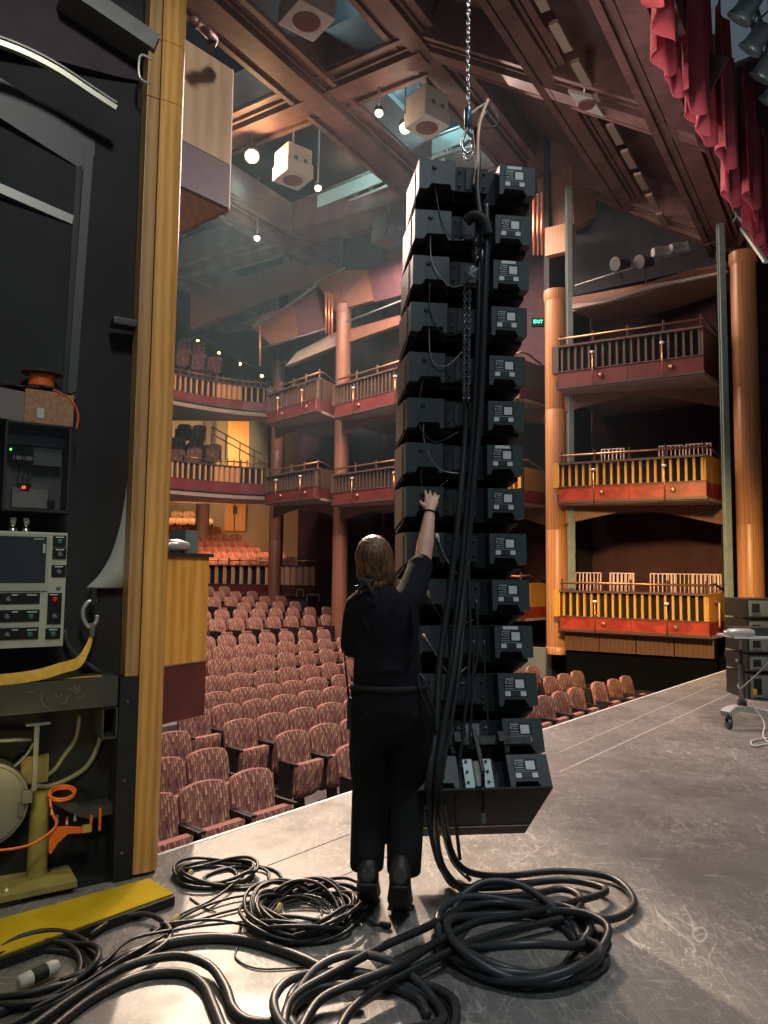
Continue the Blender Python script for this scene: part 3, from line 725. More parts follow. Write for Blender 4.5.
ob = EB(); a = PE(62, -8, .05); b_ = PE(152, 52, .05); ob.beam((a[0], .05, a[1]), (b_[0], .05, b_[1]), .2, .10)
tag(ob.done('steel_beam', mat('mid_grey_metal', (.17, .17, .165), .5, .3, var=.15)), 'flat grey beam descending to the oak post at the very top left', 'beam')
ob = EB(); a = PE(-20, 20, .12); b_ = PE(140, 80, .12); ob.prism([(a[0]-.2, .13, a[1]+.9), (b_[0], .13, a[1]+.9), (b_[0], .13, b_[1]), (b_[0]-.12, .13, b_[1]-.02), (a[0]-.2, .13, a[1]-.12)], (0, .04, 0))
tag(ob.done('scenery_panel', mat('dark_maroon_board', (.028, .018, .024), .7, var=.3)), 'dark maroon board above the curved pale rail', 'panel')
ob = EB(); a = PE(112, 318, .05); b_ = PE(136, 330, .05); ob.box((a[0], 0, b_[1]), (b_[0], .1, a[1]), bev=.01); tag(ob.done('junction_box', fr), 'small dark metal box on the left edge of the oak post', 'junction box')

# --- steel shelf, square tube
zt = PE(60, 676)[1]; L0 = -1.3
sh = ething('steel_shelf', 'scratched dark green-grey steel shelf beam carrying the control gear', 'steel shelf', -.6, 0, .9)
s_r = PE(118, 690, -.05)[0]; z0 = PE(116, 706, -.05)[1]; z1 = PE(116, 677, -.05)[1]
SHM = mat('olive_grey_steel', (.085, .088, .072), .5, .3, col2=(.06, .062, .052), scale=5)
eb((-1.5, -.05, z0), (s_r, .0, z1), .004).done('front_plate', SHM, sh)
eb((-1.5, 0, z1-.012), (s_r, .45, z1), .002).done('top_plate', SHM, sh)
SCR = mat('bare_scratch', (.32, .31, .27), .5, .5)
random.seed(3)
for pts in (((55, 694), (58, 697), (62, 694)), ((42, 694), (41, 700), (44, 706), (50, 708)), ((62, 705), (66, 702), (68, 696)), ((66, 691), (70, 688), (76, 693), (80, 691)), ((76, 697), (84, 697), (86, 694)), ((92, 706), (98, 703)), ((26, 692), (34, 692)), ((74, 686), (77, 691), (80, 686))):
    e = EB(); e.tube([(PE(x, y, -.052)[0], -.0505, PE(x, y, -.052)[1]) for x, y in pts], .0013, 4); e.done('scratch_mark', SCR, sh)
sq = EB(); c0 = PE(103, 708, -.03); c1 = PE(117, 738, -.03); t = .007
for (x0, x1, za, zb) in ((c0[0], c1[0], c0[1]-t, c0[1]), (c0[0], c1[0], c1[1], c1[1]+t), (c0[0], c0[0]+t, c1[1], c0[1]), (c1[0]-t, c1[0], c1[1], c0[1])): sq.box((x0, -.03, za), (x1, .5, zb))
for p in (): pass
o = sq.done('square_tube', SHM); tag(o, 'open-ended square steel tube under the right end of the steel shelf', 'steel tube')
# --- control panel
cp = ething('control_panel', 'grey hoist control panel with dark screen, black switch plates and green buttons', 'control panel', PE(30, 600, .02)[0], .02, 1.1)
TILT = 0.0
PNL = mat('pale_grey_panel', (.40, .42, .35), .5, var=.06, scale=12)
cl = PE(-40, 524, .0); crr = PE(68, 533, .0); cb = PE(64, 646, .0)
zt2, zb2 = PE(68, 533)[1], PE(66, 646)[1]; xr = crr[0]; xl = -1.25
eb((xl, .0, zb2), (xr, .14, zt2), .006).done('housing', PNL, cp)
def rect(px0, py0, px1, py1, o0, o1, bev=.002):
    mx = (px0+px1)/2; my = (py0+py1)/2
    a = PE(px0, my, o0)[0]; b_ = PE(px1, my, o0)[0]; c = PE(mx, py0, o0)[1]; d = PE(mx, py1, o0)[1]
    return eb((a, o0, d), (b_, o1, c), bev)
SCRN = mat('dark_screen_glass', (.03, .035, .042), .12, spec=.6)
o = rect(-30, 533, 49, 591, -.008, .003); o.done('screen_bezel', mat('bezel_grey', (.33, .35, .30), .45), cp)
rect(-30, 536, 46, 583, -.0095, .0, .001).done('screen', SCRN, cp)
rect(43, 544, 45.5, 553, -.0105, -.008, 0).done('screen_tab', mat('pale_green_tab', (.35, .45, .40), .5), cp)
rect(34, 538.5, 44, 539.5, -.0105, -.008, 0).done('screen_label', mat('dim_label', (.4, .4, .4), .5), cp)
PLT = mat('black_switch_plate', (.01, .01, .012), .35); GRN = mat('green_button', (.03, .16, .10), .3); RED = mat('red_button', (.55, .02, .03), .35); LEG = mat('white_legend', (.6, .6, .58), .5)
plates = [((53, 535.5, 66.5, 547), 'g', 60), ((52.5, 548, 66.5, 559), 'k', 60), ((51.5, 565, 66, 577), 'k', 59), ((47.5, 593, 61.5, 624), 'rk', 54), ((45.5, 628, 60.5, 639), 'g', 53),
          ((-20, 593, 40, 604), 'k', 8), ((-20, 610, 39.5, 622), 'kg', 0), ((-20, 628, 38.5, 640), 'kg', 0)]
for (r, kd, cx) in plates:
    pl = rect(*r, -.006, .002).done('switch_plate', PLT, cp)
    def btn(px, py, m, rr=.011, nm='push_button'):
        s, z = PE(px, py, -.01); e = EB(); e.lathe((s, -.005, z), (0, -1, 0), [(rr*1.25, 0), (rr*1.25, .003), (rr, .004), (rr, .011), (rr*.6, .013)], 14); e.done(nm, m, pl)
    def knob(px, py):
        s, z = PE(px, py, -.01); e = EB(); e.lathe((s, -.005, z), (0, -1, 0), [(.013, 0), (.013, .005), (.009, .009)], 14); e.beam((s-.011, -.018, z+.006), (s+.011, -.018, z-.006), .006, .007); e.done('rotary_switch', CHROME, pl)
    my = (r[1]+r[3])/2
    if kd == 'g': btn(cx, my+.5, GRN)
    elif kd == 'k': knob(cx, my+.5)
    elif kd == 'rk': btn(55, 599.5, RED); knob(54.5, 616)
    else: knob(7 if my < 625 else 7, my+.5); btn(31 if my < 625 else 30, my+.5, GRN)
    if r[0] > 0:
        rect(cx-4, r[1]+1.2, cx+4, r[1]+2.2, -.0075, -.005, 0).done('legend_strip', LEG, pl)
    else:
        rect(27, r[1]+1.4, 37, r[1]+2.4, -.0075, -.005, 0).done('legend_strip', LEG, pl); rect(12, r[1]+1.4, 18, r[1]+2.4, -.0075, -.005, 0).done('legend_strip', LEG, pl)
e = EB(); s, z = PE(58.5, 588, -.002); e.lathe((s, 0, z), (0, -1, 0), [(.011, 0), (.011, .003), (.005, .0035)], 14); e.done('key_lock', STEEL, cp)
for px in (13, 26):    # cable glands on top
    s, z = PE(px, 527, .07); e = EB(); e.lathe((s, .07, zt2), (0, 0, 1), [(.020, 0), (.020, .02), (.013, .022), (.013, .045), (.017, .047), (.017, .07)], 12); e.done('cable_gland', CHROME, cp)
e = EB(); a = [PE(x, y, .12) for x, y in ((64, 630), (70, 648), (82, 660), (100, 672))]; e.tube(smooth_path([(s, .12, z) for s, z in a]), .012, 8); tag(e.done('cable_hose', mat('dark_grey_hose', (.06, .06, .062), .5)), 'dark grey hose from the right edge of the control panel down to the shelf', 'hose')
# --- smoked plastic cabinet
sc = ething('equipment_cabinet', 'smoked clear plastic cabinet with lit red and green lamps, above the control panel', 'equipment cabinet', -.6, .03, 1.7)
xa = PE(4, 460, -.02)[0]; xb = PE(71, 460, -.02)[0]; za = PE(40, 512, -.02)[1]; zb = PE(40, 423, -.02)[1]
eb((xa, .16, za), (xb, .18, zb), .002).done('back_plate', mat('cabinet_grey', (.17, .18, .18), .6), sc)
for nm, r in (('side_frame', ((xa, -.02, za), (xa+.012, .16, zb))), ('side_frame', ((xb-.012, -.02, za), (xb, .16, zb))), ('sill', ((xa, -.02, za), (xb, .16, za+.014))), ('lid', ((xa, -.02, zb-.012), (xb, .16, zb)))):
    eb(*r, .003).done(nm, BLACK, sc)
GL = bpy.data.materials.new('smoked_plastic'); GL.use_nodes = True; nt = GL.node_tree; b = nt.nodes['Principled BSDF']
b.inputs['Base Color'].default_value = (.02, .022, .024, 1); b.inputs['Roughness'].default_value = .08; b.inputs['Alpha'].default_value = .22
eb((xa+.012, -.024, za+.014), (xb-.012, -.018, zb-.012)).done('door', GL, sc)
IN = mat('inner_grey', (.36, .38, .37), .6)
for r, m in (((7, 436, 67, 446), mat('inner_rail', (.26, .30, .34), .5)), ((9, 446, 33, 456), PLT), ((33, 448, 62, 466), mat('inner_box', (.20, .22, .22), .5)), ((12, 488, 48, 508), IN), ((46, 500, 55, 508), PLT), ((18, 483, 30, 492), BLACK), ((31, 484, 50, 490), mat('inner_box', (.1, .11, .11), .5)), ((13, 456, 34, 460), IN)):
    rect(*r, .10, .155).done('module', m, sc)
for px, py, c in ((24, 487, (1, .08, .02)), (11, 449, (.1, 1, .1))):
    s, z = PE(px, py, .09); e = EB(); e.lathe((s, .10, z), (0, -1, 0), [(.008 if c[0] == 1 else .005, 0), (.006 if c[0] == 1 else .004, .01)], 10)
    e.done('pilot_lamp', mat('lamp_red' if c[0] == 1 else 'lamp_green', c, .3, emit=c, es=6), sc)
for k in range(4):
    e = EB(); ps = [PE(18+k*4+random.uniform(-2, 2), 452+q*9, .09) for q in range(5)]; e.tube(smooth_path([(s+random.uniform(-.01, .01), .085, z) for s, z in ps], 4), .0025, 5); e.done('wire', BLACK, sc)
# --- cardboard box and cable reel
bxp = ething('cardboard_box', 'printed brown cardboard box with a grey side, on top of the smoked cabinet', 'cardboard box', -.6, .05, zb)
CARD = mat('printed_cardboard', (.42, .24, .13), .8, col2=(.30, .15, .07), scale=45)
x0 = PE(24, 405, .02)[0]; x1 = PE(73, 410, .02)[0]; zc = PE(50, 392, .02)[1]
eb((x0, .0, zb), (x1, .20, zc), .004).done('carton', CARD, bxp)
e = EB(); e.prism([(x0-.001, 0, zb), (x0-.001, .2, zb), (x0-.13, .2, zb+.02), (x0-.13, .0, zb+.01)][::-1], (0, 0, zc-zb-.02)); e.done('grey_side_flap', mat('grey_card', (.19, .16, .15), .8), bxp)
rect(37, 408, 44, 418, -.003, .0, 0).done('sticker', mat('pale_sticker', (.5, .52, .48), .5), bxp)
e = EB(); 
def crumple(u, v): return Vector((x0-.12+(x1-x0+.14)*u, -.012+.22*v, zc+.003+.012*math.sin(u*17+v*5)*math.cos(v*7+u*3)+.012*math.sin(u*3)))
e.grid(crumple, 24, 10); e.done('plastic_wrap', mat('crumpled_plastic', (.30, .33, .31), .25), bxp)
rl = ething('cable_reel', 'bright orange cable reel with a dark flange on top of the cardboard box', 'cable reel', PE(41, 385, .1)[0], .1, zc+.02)
s, z = PE(41, 392, .1); zz = zc+.028
e = EB(); e.lathe((s, .1, zz), (0, 0, 1), [(.075, 0), (.075, .006), (.03, .007)], 24); e.done('lower_flange', BLACK, rl)
e = EB(); e.lathe((s, .1, zz+.006), (0, 0, 1), [(.060+.003*(k % 2), .008*k) for k in range(9)], 24); e.done('orange_winding', mat('orange_rope', (.85, .13, .015), .5), rl)
e = EB(); e.lathe((s, .1, zz+.074), (0, 0, 1), [(.095, 0), (.10, .004), (.04, .006)], 28); e.done('upper_flange', mat('dark_red_plastic', (.10, .035, .03), .4), rl)
e = EB(); a = [PE(x, y, .03) for x, y in ((52, 391), (64, 396), (72, 404), (77, 416), (75, 430))]; e.tube(smooth_path([(s_, .0, z_) for s_, z_ in a]), .005, 6); e.done('loose_end', mat('orange_rope', (.8, .1, .01)), rl)
# --- curved white sheet, hook and yellow strap
e = EB(); c = [PE(x, y, .10) for x, y in ((127, 484), (124, 505), (119, 530), (111, 555), (99, 575), (86, 588))]; d_ = [PE(x, y, .10) for x, y in ((133, 484), (133, 520), (133, 550), (133, 575), (131, 584), (120, 588))]
cs = smooth_path([(s, .10, z) for s, z in c], 4); ds = smooth_path([(s, .10, z) for s, z in d_], 4)
e.add(cs+ds, [(i, i+1, len(cs)+i+1, len(cs)+i) for i in range(len(cs)-1)], 0, True)
o = e.done('curved_sheet', mat('pale_grey_sheet', (.34, .35, .35), .6)); tag(o, 'pale grey curved sheet edge beside the oak post above the hook', 'curved sheet')
md = o.modifiers.new('t', 'SOLIDIFY'); md.thickness = .004
hk = ething('lifting_hook', 'steel lifting hook hanging beside the oak post, holding the yellow strap', 'hook', PE(91, 615, .05)[0], .05, 1.3)
hp = [PE(x, y, .05) for x, y in ((96, 600), (88, 602), (83, 610), (84, 620), (90, 627), (96, 622), (97, 615))]
e = EB(); e.tube(smooth_path([(s, .05, z) for s, z in hp], 5), [.012]*26+[.008]*5 if False else .011, 10); e.done('hook_body', mat('pale_metal', (.6, .6, .58)), hk)
e = EB(); a = PE(93, 603, .05); b_ = PE(93, 588, .05); e.box((a[0]-.012, .035, a[1]), (a[0]+.012, .065, b_[1])); e.done('hanger_block', BLACK, hk)
e = EB(); a = PE(92, 627, .05); e.box((a[0]-.012, .035, a[1]-.05), (a[0]+.012, .065, a[1]+.02), bev=.004); e.done('safety_latch', STEEL, hk)
sp_ = [PE(x, y, o) for x, y, o in ((91, 636, .05), (87, 648, .03), (78, 662, .0), (60, 668, -.02), (40, 674, -.03), (15, 678, -.03), (-20, 681, -.03))]
of = [.05, .03, .0, -.02, -.03, -.03, -.03]
pth = smooth_path([(s, o, z) for (s, z), o in zip(sp_, of)], 6); e = EB(); wds = [.017+.018*min(1, i/14) for i in range(len(pth))]
vs = []; n = len(pth)
for i, p in enumerate(pth): vs += [p+Vector((-.25*wds[i], .0, .7*wds[i])), p+Vector((.25*wds[i], -.02, -.7*wds[i]))]
e.add(vs, [(2*i, 2*i+2, 2*i+3, 2*i+1) for i in range(n-1)], 0, False)
o = e.done('ratchet_strap', mat('yellow_webbing', (.72, .40, .02), .6, var=.15, scale=30)); tag(o, 'yellow webbing strap drooping from the hook across the steel shelf', 'strap'); md = o.modifiers.new('t', 'SOLIDIFY'); md.thickness = .004
e = EB(); e.box((PE(45, 674, .05)[0], .0, zt2*0+z1), (PE(100, 670, .05)[0], .03, z1+.004)); tag(e.done('ratchet_strap', mat('yellow_webbing', (.72, .4, .02))), 'short loose yellow strap end lying flat on the steel shelf', 'strap')

# --- below the shelf: motor disc, yellow stand, hoses, orange air line
OLV = mat('olive_yellow_paint', (.34, .28, .08), .5, var=.2, scale=6)
cdv = PE(-18, 806, .05)
md_ = ething('hoist_drum', 'large flat grey hoist drum cover at the lower left edge', 'hoist drum', cdv[0], .05, cdv[1])
rr = PE(29, 806, .05)[0]-cdv[0]
e = EB(); e.lathe((cdv[0], .05, cdv[1]), (0, -1, 0), [(rr, -.15), (rr, 0), (rr*.985, .01), (rr*.92, .012), (rr*.9, .02), (.001, .022)], 48, 0, False); e.done('drum_cover', mat('drum_grey', (.19, .19, .17), .5, .2, var=.12, scale=3), md_)
e = EB(); a = PE(22, 800, .0); b_ = PE(33, 790, .0); e.box((a[0], -.0, a[1]-.02), (b_[0], .03, b_[1]+.0), bev=.003); a = PE(19, 802, 0); c2 = PE(22, 818, 0); e.box((a[0], .02, c2[1]), (a[0]+.022, .045, a[1]), bev=.003); e.done('latch_bracket', STEEL, md_)
e = EB(); a = PE(19, 812, 0)
for zq in (.0, .05): e.lathe((a[0]+.01, .02, a[1]+zq-.02), (0, -1, 0), [(.006, 0), (.005, .005)], 8)
st = ething('pedestal_stand', 'olive yellow steel column standing on a yellow base plate beside the drum', 'stand', PE(38, 860, .12)[0], .12, .05)
s, z = PE(38, 862, .12); zu = PE(38, 792, .12)[1]
e = EB(); e.lathe((s, .14, .06), (0, 0, 1), [(.055, 0), (.048, .02), (.045, zu-.06)], 20); e.done('column_tube', OLV, st)
e = EB(); zt_ = PE(40, 878, 0)[1]; e.box((-1.3, -.06, .03), (PE(76, 855, .0)[0], .30, .062), bev=.004); e.done('base_plate', OLV, st)
e = EB(); a = PE(20, 755, .2); b_ = PE(48, 752, .2); e.box((a[0], .15, a[1]-.14), (b_[0], .25, a[1]), bev=.01); e.done('upper_flange', OLV, st)
e = EB(); s, z = PE(37, 724, -.02); s2, z2 = PE(36, 790, -.02); e.box((s-.011, -.03, z2), (s+.011, -.008, z), bev=.002); s3, z3 = PE(50, 722, -.02); e.box((s-.05, -.035, z-.005), (s3, .0, z+.005)); 
tag(e.done('vertical_bracket', mat('mid_grey_metal', (.17, .17, .165))), 'thin grey vertical steel bracket hanging below the shelf', 'bracket')
for k, (pts, r_, m, lab) in enumerate((
    (((-10, 741), (32, 739)), .012, STEEL, 'straight steel pipe level below the shelf'),
    (((-5, 778), (12, 768), (26, 755), (34, 742)), .010, STEEL, 'bent steel pipe running up beside the vertical bracket'),
    (((34, 786), (50, 786), (70, 778), (88, 765), (100, 740), (102, 715)), .013, mat('olive_hose', (.26, .25, .15), .35), 'thick olive hose curving up under the shelf'),
    (((34, 780), (52, 772), (64, 756), (76, 738), (80, 715)), .012, mat('olive_hose', (.26, .25, .15), .35), 'inner olive hose curving up under the shelf'),
    (((20, 752), (44, 742), (62, 730), (72, 715)), .012, mat('dark_grey_hose', (.06, .06, .062), .5), 'dark hose curving behind the drum'))):
    e = EB(); off = .08+.03*k; e.tube(smooth_path([(PE(x, y, off)[0], off, PE(x, y, off)[1]) for x, y in pts]), r_, 10); tag(e.done('pipe', m), lab, 'pipe')
ORM = mat('orange_plastic', (.85, .16, .02), .4)
e = EB(); c = PE(62, 793, .06); 
ring = []
for t in range(0, 26): a = t*2*PI/10; ring.append((c[0]+(.058+.006*math.sin(t))*math.cos(a), .06+.05*math.sin(a), c[1]-.012+.035*math.sin(a)*.5+.0008*t))
ring += [(PE(52, 812, .02)[0], .02, PE(52, 812, .02)[1]), (PE(56, 826, .0)[0], .0, PE(56, 826, 0)[1]), (PE(36, 842, -.02)[0], -.02, PE(36, 842, -.02)[1]), (PE(12, 849, -.03)[0], -.03, PE(12, 849, -.03)[1]), (PE(-20, 851, -.03)[0], -.03, PE(-20, 851, -.03)[1])]
e.tube(smooth_path(ring, 4), .0065, 8); tag(e.done('air_line', ORM), 'coiled bright orange air line beside the yellow stand', 'air line')
ar = ething('pneumatic_arm', 'orange bracket arm with brass fittings below the orange coil', 'bracket arm', PE(60, 830, 0)[0], 0, .3)
e = EB(); P_ = [PE(x, y, .0) for x, y in ((49, 853), (49, 836), (55, 828), (68, 827), (84, 828), (84, 833), (68, 834), (58, 843), (51, 854))]
e.prism([(s, .0, z) for s, z in P_], (0, .02, 0)); e.done('arm_plate', ORM, ar)
e = EB(); a = PE(54, 803, .05); b_ = PE(102, 812, .05); c = PE(88, 818, .05); e.prism([(a[0], .03, a[1]), (PE(68, 800, .05)[0], .03, PE(68, 800, .05)[1]), (PE(84, 807, .05)[0], .03, PE(84, 807, .05)[1]), (PE(116, 802, .05)[0], .03, PE(116, 802, .05)[1]), (PE(116, 808, .05)[0], .03, PE(116, 812, .05)[1]), (c[0], .03, c[1]), (PE(76, 815, .05)[0], .03, PE(76, 815, .05)[1])], (0, .12, 0)); e.done('grey_carrier', SHM, ar)
for x, y, m in ((67, 822, BRASS), (52, 812, BRASS), (57, 820, STEEL), (75, 818, STEEL)):
    s, z = PE(x, y, .02); e = EB(); e.lathe((s, .02, z-.015), (0, 0, 1), [(.010, 0), (.010, .012), (.006, .014), (.006, .04)], 8); e.done('fitting', m, ar)
s, z = PE(87, 829, -.01); e = EB(); e.box((s-.022, -.02, z-.015), (s+.022, .01, z+.018), M=None, bev=.004); e.done('brass_block', mat('yellow_brass', (.8, .55, .12), .35, .6), ar)
e = EB(); s, z = PE(100, 808, .03); z2 = PE(100, 830, .03)[1]; e.box((s-.006, .02, z2), (s+.006, .03, z)); s, z = PE(91, 815, .03); e.box((s-.006, .02, z-.04), (s+.006, .03, z)); e.done('hanging_lug', ORM, ar)
e = EB(); e.box((-1.5, .0, 0), (-.06, .45, .03)); tag(e.done('machine_plinth', BLACK), 'low black steel plinth under the drum and yellow stand', 'plinth')
s, z = PE(8, 861, -.03); e = EB(); e.lathe((s, -.02, .062), (0, 0, 1), [(.016, 0), (.016, .012), (.006, .014), (.006, .022)], 6); tag(e.done('bolt_head', mat('pale_brass_bolt', (.7, .62, .35), .4, .5)), 'brass bolt head on the yellow base plate at the left edge', 'bolt')
# yellow board on the floor
A = Wz(-30, 927, .05); B_ = Wz(149, 878, .05); Cc = Wz(174, 893, .05); D_ = Wz(-30, 966, .05)
yb = thing('yellow_ramp_board', 'bright yellow painted threshold board with black edge on the floor at lower left', 'board', (A.x, A.y, 0))
YEL = mat('glossy_yellow_paint', (.62, .42, .02), .22, var=.12, scale=6)
MB().prism([A, B_, Cc, D_], (0, 0, -.006)).build('top_plate', YEL, yb, True)
MB().prism([p+Vector((0, 0, -.007)) for p in (A, B_, Cc+Vector((.01, -.02, 0)), D_+Vector((.01, -.02, 0)))], (0, 0, -.041)).build('black_edge', BLACK, yb, True)

# --- near-side boxes past the post: lower end panel and upper block
def Pz(px, Y, z=0): p = W(px, 560, Y); return Vector((p.x, p.y, z))
nb = thing('opera_box', 'near side box end in yellow wood over dark red panel, right behind the oak post', 'theatre box', Pz(190, 5.4, .5))
a = Pz(120, 4.75); b_ = Pz(209, 5.45); dirn = (b_-a).normalized(); ins = Vector((-dirn.y, dirn.x, 0))
zy0, zy1, zr0 = W(190, 661, 5.4).z, W(190, 557, 5.4).z, W(190, 716, 5.4).z
MB().prism([a+Vector((0, 0, zy0)), b_+Vector((0, 0, zy0)), b_+Vector((0, 0, zy1)), a+Vector((0, 0, zy1))], ins*.05).build('wood_panel', GOLDW, nb, True)
MB().prism([a+Vector((0, 0, zr0)), b_+Vector((0, 0, zr0)), b_+Vector((0, 0, zy0-.006)), a+Vector((0, 0, zy0-.006))], ins*.05).build('red_panel', DREDW, nb, True)
q = ins*.05
MB().prism([b_+Vector((0, 0, zr0)), b_+q*1+dirn*.04+Vector((0, 0, zr0)), b_+q+dirn*.04+Vector((0, 0, zy1)), b_+Vector((0, 0, zy1))], ins*1.2).build('side_return', BROWNW, nb, True)
MB().prism([a-ins*.02+Vector((0, 0, zy1)), b_-ins*.02+dirn*.03+Vector((0, 0, zy1)), b_+ins*.5+dirn*.03+Vector((0, 0, zy1)), a+ins*.5+Vector((0, 0, zy1))], (0, 0, .025)).build('black_ledge', BLACK, nb, True)
MB().prism([a+Vector((0, 0, zy0-.007)), b_+Vector((0, 0, zy0-.007)), b_+Vector((0, 0, zy0+.002)), a+Vector((0, 0, zy0+.002))], -ins*.006).build('metal_strip', STEEL, nb, True)
zt5 = zy1+.025
p = Pz(192, 5.55); d2 = dirn
TEALM = mat('grey_green_case', (.10, .14, .13), .5)
zz = W(192, 530, 5.5).z
tag(MB().prism([p-d2*.075+Vector((0, 0, zt5)), p+d2*.055+Vector((0, 0, zt5)), p+d2*.055+Vector((0, 0, zz)), p-d2*.075+Vector((0, 0, zz))], ins*.16).build('equipment_case', TEALM), 'small grey-green case standing on the black ledge of the near side box', 'case')
p = Pz(176, 5.35); mb = MB(); mb.lathe(p+Vector((0, 0, W(176, 546, 5.35).z-.0)), d2, [(.001, -.11), (.04, -.10), (.05, 0), (.035, .1), (.001, .12)], 16); mb.box((p.x-.02, p.y-.02, zt5), (p.x+.02, p.y+.02, zt5+.09))
tag(mb.build('desk_lamp', mat('silver_hood', (.55, .5, .45), .3, .6)), 'silver hooded lamp on the black ledge, half behind the oak post', 'lamp')
# upper block
ub = thing('opera_box', 'upper near side box block of pale wood and lavender grey, high behind the oak post', 'theatre box', Pz(205, 6.6, 5))
A0 = Vector((-1.95, 6.05, 0)); A1 = Wz(231, 208, 5.2); A1.z = 0
A1 = W(229, 208, 7.3); A1.z = 0
dd_ = U; A0 = A1-dd_*2.2; inn = V
zb_, zm_, zt_ = W(229, 208, 7.3).z, W(229, 165, 7.3).z, W(229, 70, 7.3).z
MB().prism([A0+Vector((0, 0, zm_)), A1+Vector((0, 0, zm_)), A1+Vector((0, 0, zt_)), A0+Vector((0, 0, zt_))], inn*.06).build('wood_panel', wood('pale_panel_wood', (.66, .50, .34), (.54, .38, .24), .5, 1.0), ub, True)
LAV = mat('lavender_grey', (.26, .22, .25), .6, var=.05)
MB().prism([A0+Vector((0, 0, zb_)), A1+Vector((0, 0, zb_)), A1+Vector((0, 0, zm_-.008)), A0+Vector((0, 0, zm_-.008))], inn*.06).build('lower_panel', LAV, ub, True)
MB().prism([A1+dd_*.0+Vector((0, 0, zb_)), A1+dd_*.05+inn*.05+Vector((0, 0, zb_)), A1+dd_*.05+inn*.05+Vector((0, 0, zt_+.02)), A1+Vector((0, 0, zt_+.02))], inn*.9).build('corner_trim', SOFF, ub, True)
MB().prism([A0+inn*.06+Vector((0, 0, zb_)), A1+Vector((0, 0, zb_))+inn*.06, A1+inn*1.0+Vector((0, 0, zb_)), A0+inn*1.0+Vector((0, 0, zb_))], (0, 0, .03)).build('underside', wood('pale_panel_wood', (.5, .3, .2), (.3, .2, .1)), ub, True)
e = MB().tube(smooth_path([W(194, 22, 6.3), W(200, 24, 6.4), (W(206, 30, 6.5)), W(213, 38, 6.7), W(210, 46, 6.7)]), .05, 10); tag(e.build('duct', mat('brown_duct', (.18, .10, .08), .4, .3)), 'brown ribbed duct curving over the upper near side box', 'duct')

# ================================================================== RED VALANCE, TOP RIGHT
h0 = Wz(640, -30, 7.45); h1 = Wz(772, 240, 7.45); hd_ = (h1-h0); hl = hd_.length; hd_.normalize(); hn = Vector((-hd_.y, hd_.x, 0))
def val_fn(seg0, seg1, drop, amp, folds, offn):
    def f(u, v):
        s = seg0+(seg1-seg0)*u; a = math.sin(s*folds)+.35*math.sin(s*folds*2.3+1)
        flare = .5+.5*v
        z = 7.35-drop+(1-v)*(2.0+drop)
        if v > .98: z += .09*math.sin(s*folds+1)
        return h0+hd_*s+hn*(offn+a*amp*flare)+Vector((0, 0, z-7.45))
    return f
VAL = mat('red_velour', (.50, .075, .095), .75, col2=(.40, .055, .075), scale=3)
vt = thing('stage_valance', 'pleated red velour valance hanging over the top right', 'curtain', (h0.x, h0.y, 7.3))
segs = [(0, 1.0), (1.0, 1.75), (1.7, 2.6), (2.5, 3.4), (3.3, 4.2), (4.1, 5.0), (4.9, 6.0), (5.9, 7.0), (6.9, 8.4)]
for i, (a, b_) in enumerate(segs):
    o = MB().grid(val_fn(a, b_, .12*(i % 3)+.03*(i % 2), .085, 11+2*(i % 2), .12*(i % 2)), 60, 14).build('valance_pleat', VAL, vt, True)
    md = o.modifiers.new('t', 'SOLIDIFY'); md.thickness = .012
# rigging behind the valance: truss chords and lanterns
tr = thing('lighting_truss', 'bright steel lighting truss with lanterns behind the red valance', 'truss', (h0.x+1.2, h0.y, 8.0))
o1 = -.35; TG = mat('truss_steel', (.45, .5, .48), .35, .8)
def R(s, o, z): return h0+hd_*s+hn*o+Vector((0, 0, z-7.45))
mb = MB()
for oo, zz in ((o1, 9.1), (o1-.5, 9.1), (o1, 9.6), (o1-.5, 9.6)): mb.tube([R(-1, oo, zz), R(8.5, oo, zz)], .03, 6)
for k in range(24):
    s = -1+k*.4; mb.tube([R(s, o1, 9.1), R(s+.4, o1, 9.6)], .015, 5); mb.tube([R(s, o1-.5, 9.1), R(s+.4, o1, 9.1)], .015, 5)
mb.build('truss_frame', TG, tr, True)
for k in range(7):
    c = R(.9+k*.7, o1-.1, 8.85); m_ = MB().lathe(c, Vector((-.5, .5, -.75)), [(.09, -.14), (.13, -.1), (.14, .12), (.17, .2), (.16, .2), (.10, .1)], 16)
    tag(m_.build('stage_lantern', mat('lantern_grey', (.22, .27, .26), .4, .4)), 'grey stage lantern clamped to the truss behind the red valance', 'stage light', 'lanterns behind the red valance')
# pale rigging webbing at the top of the far column
for k, (a, b_) in enumerate((((728, 203), (742, 222)), ((742, 202), (733, 222)), ((748, 210), (742, 221)))):
    tag(MB().beam(W(*a, 12.6), W(*b_, 12.6), .05, .02).build('brace', mat('pale_green_metal', (.5, .58, .48), .5)), 'pale crossed brace above the far golden column top', 'brace', 'pale braces above the far column')
tag(MB().beam(W(742, 228, 12.7), W(766, 262, 12.0), .07, .05).build('strut', mat('pale_green_metal', (.5, .58, .48))), 'pale sloping strut right of the far golden column', 'strut')
struct('wall_stage_house', MB().prism([UV(14.2, -.2, 0), UV(12.2, -2.2, 0), UV(12.2, -2.2, 14), UV(14.2, -.2, 14)], U*.2), JET)
struct('wall_stage_far', MB().prism([UV(12.3, -2.2, 0), UV(11.0, -12, 0), UV(11.0, -12, 14), UV(12.3, -2.2, 14)], U*.2), JET)
struct('ceiling_stage', MB().prism([R(-12, -.3, 12), R(16, -.3, 12), R(16, -14, 12), R(-12, -14, 12)], (0, 0, .2)), JET)

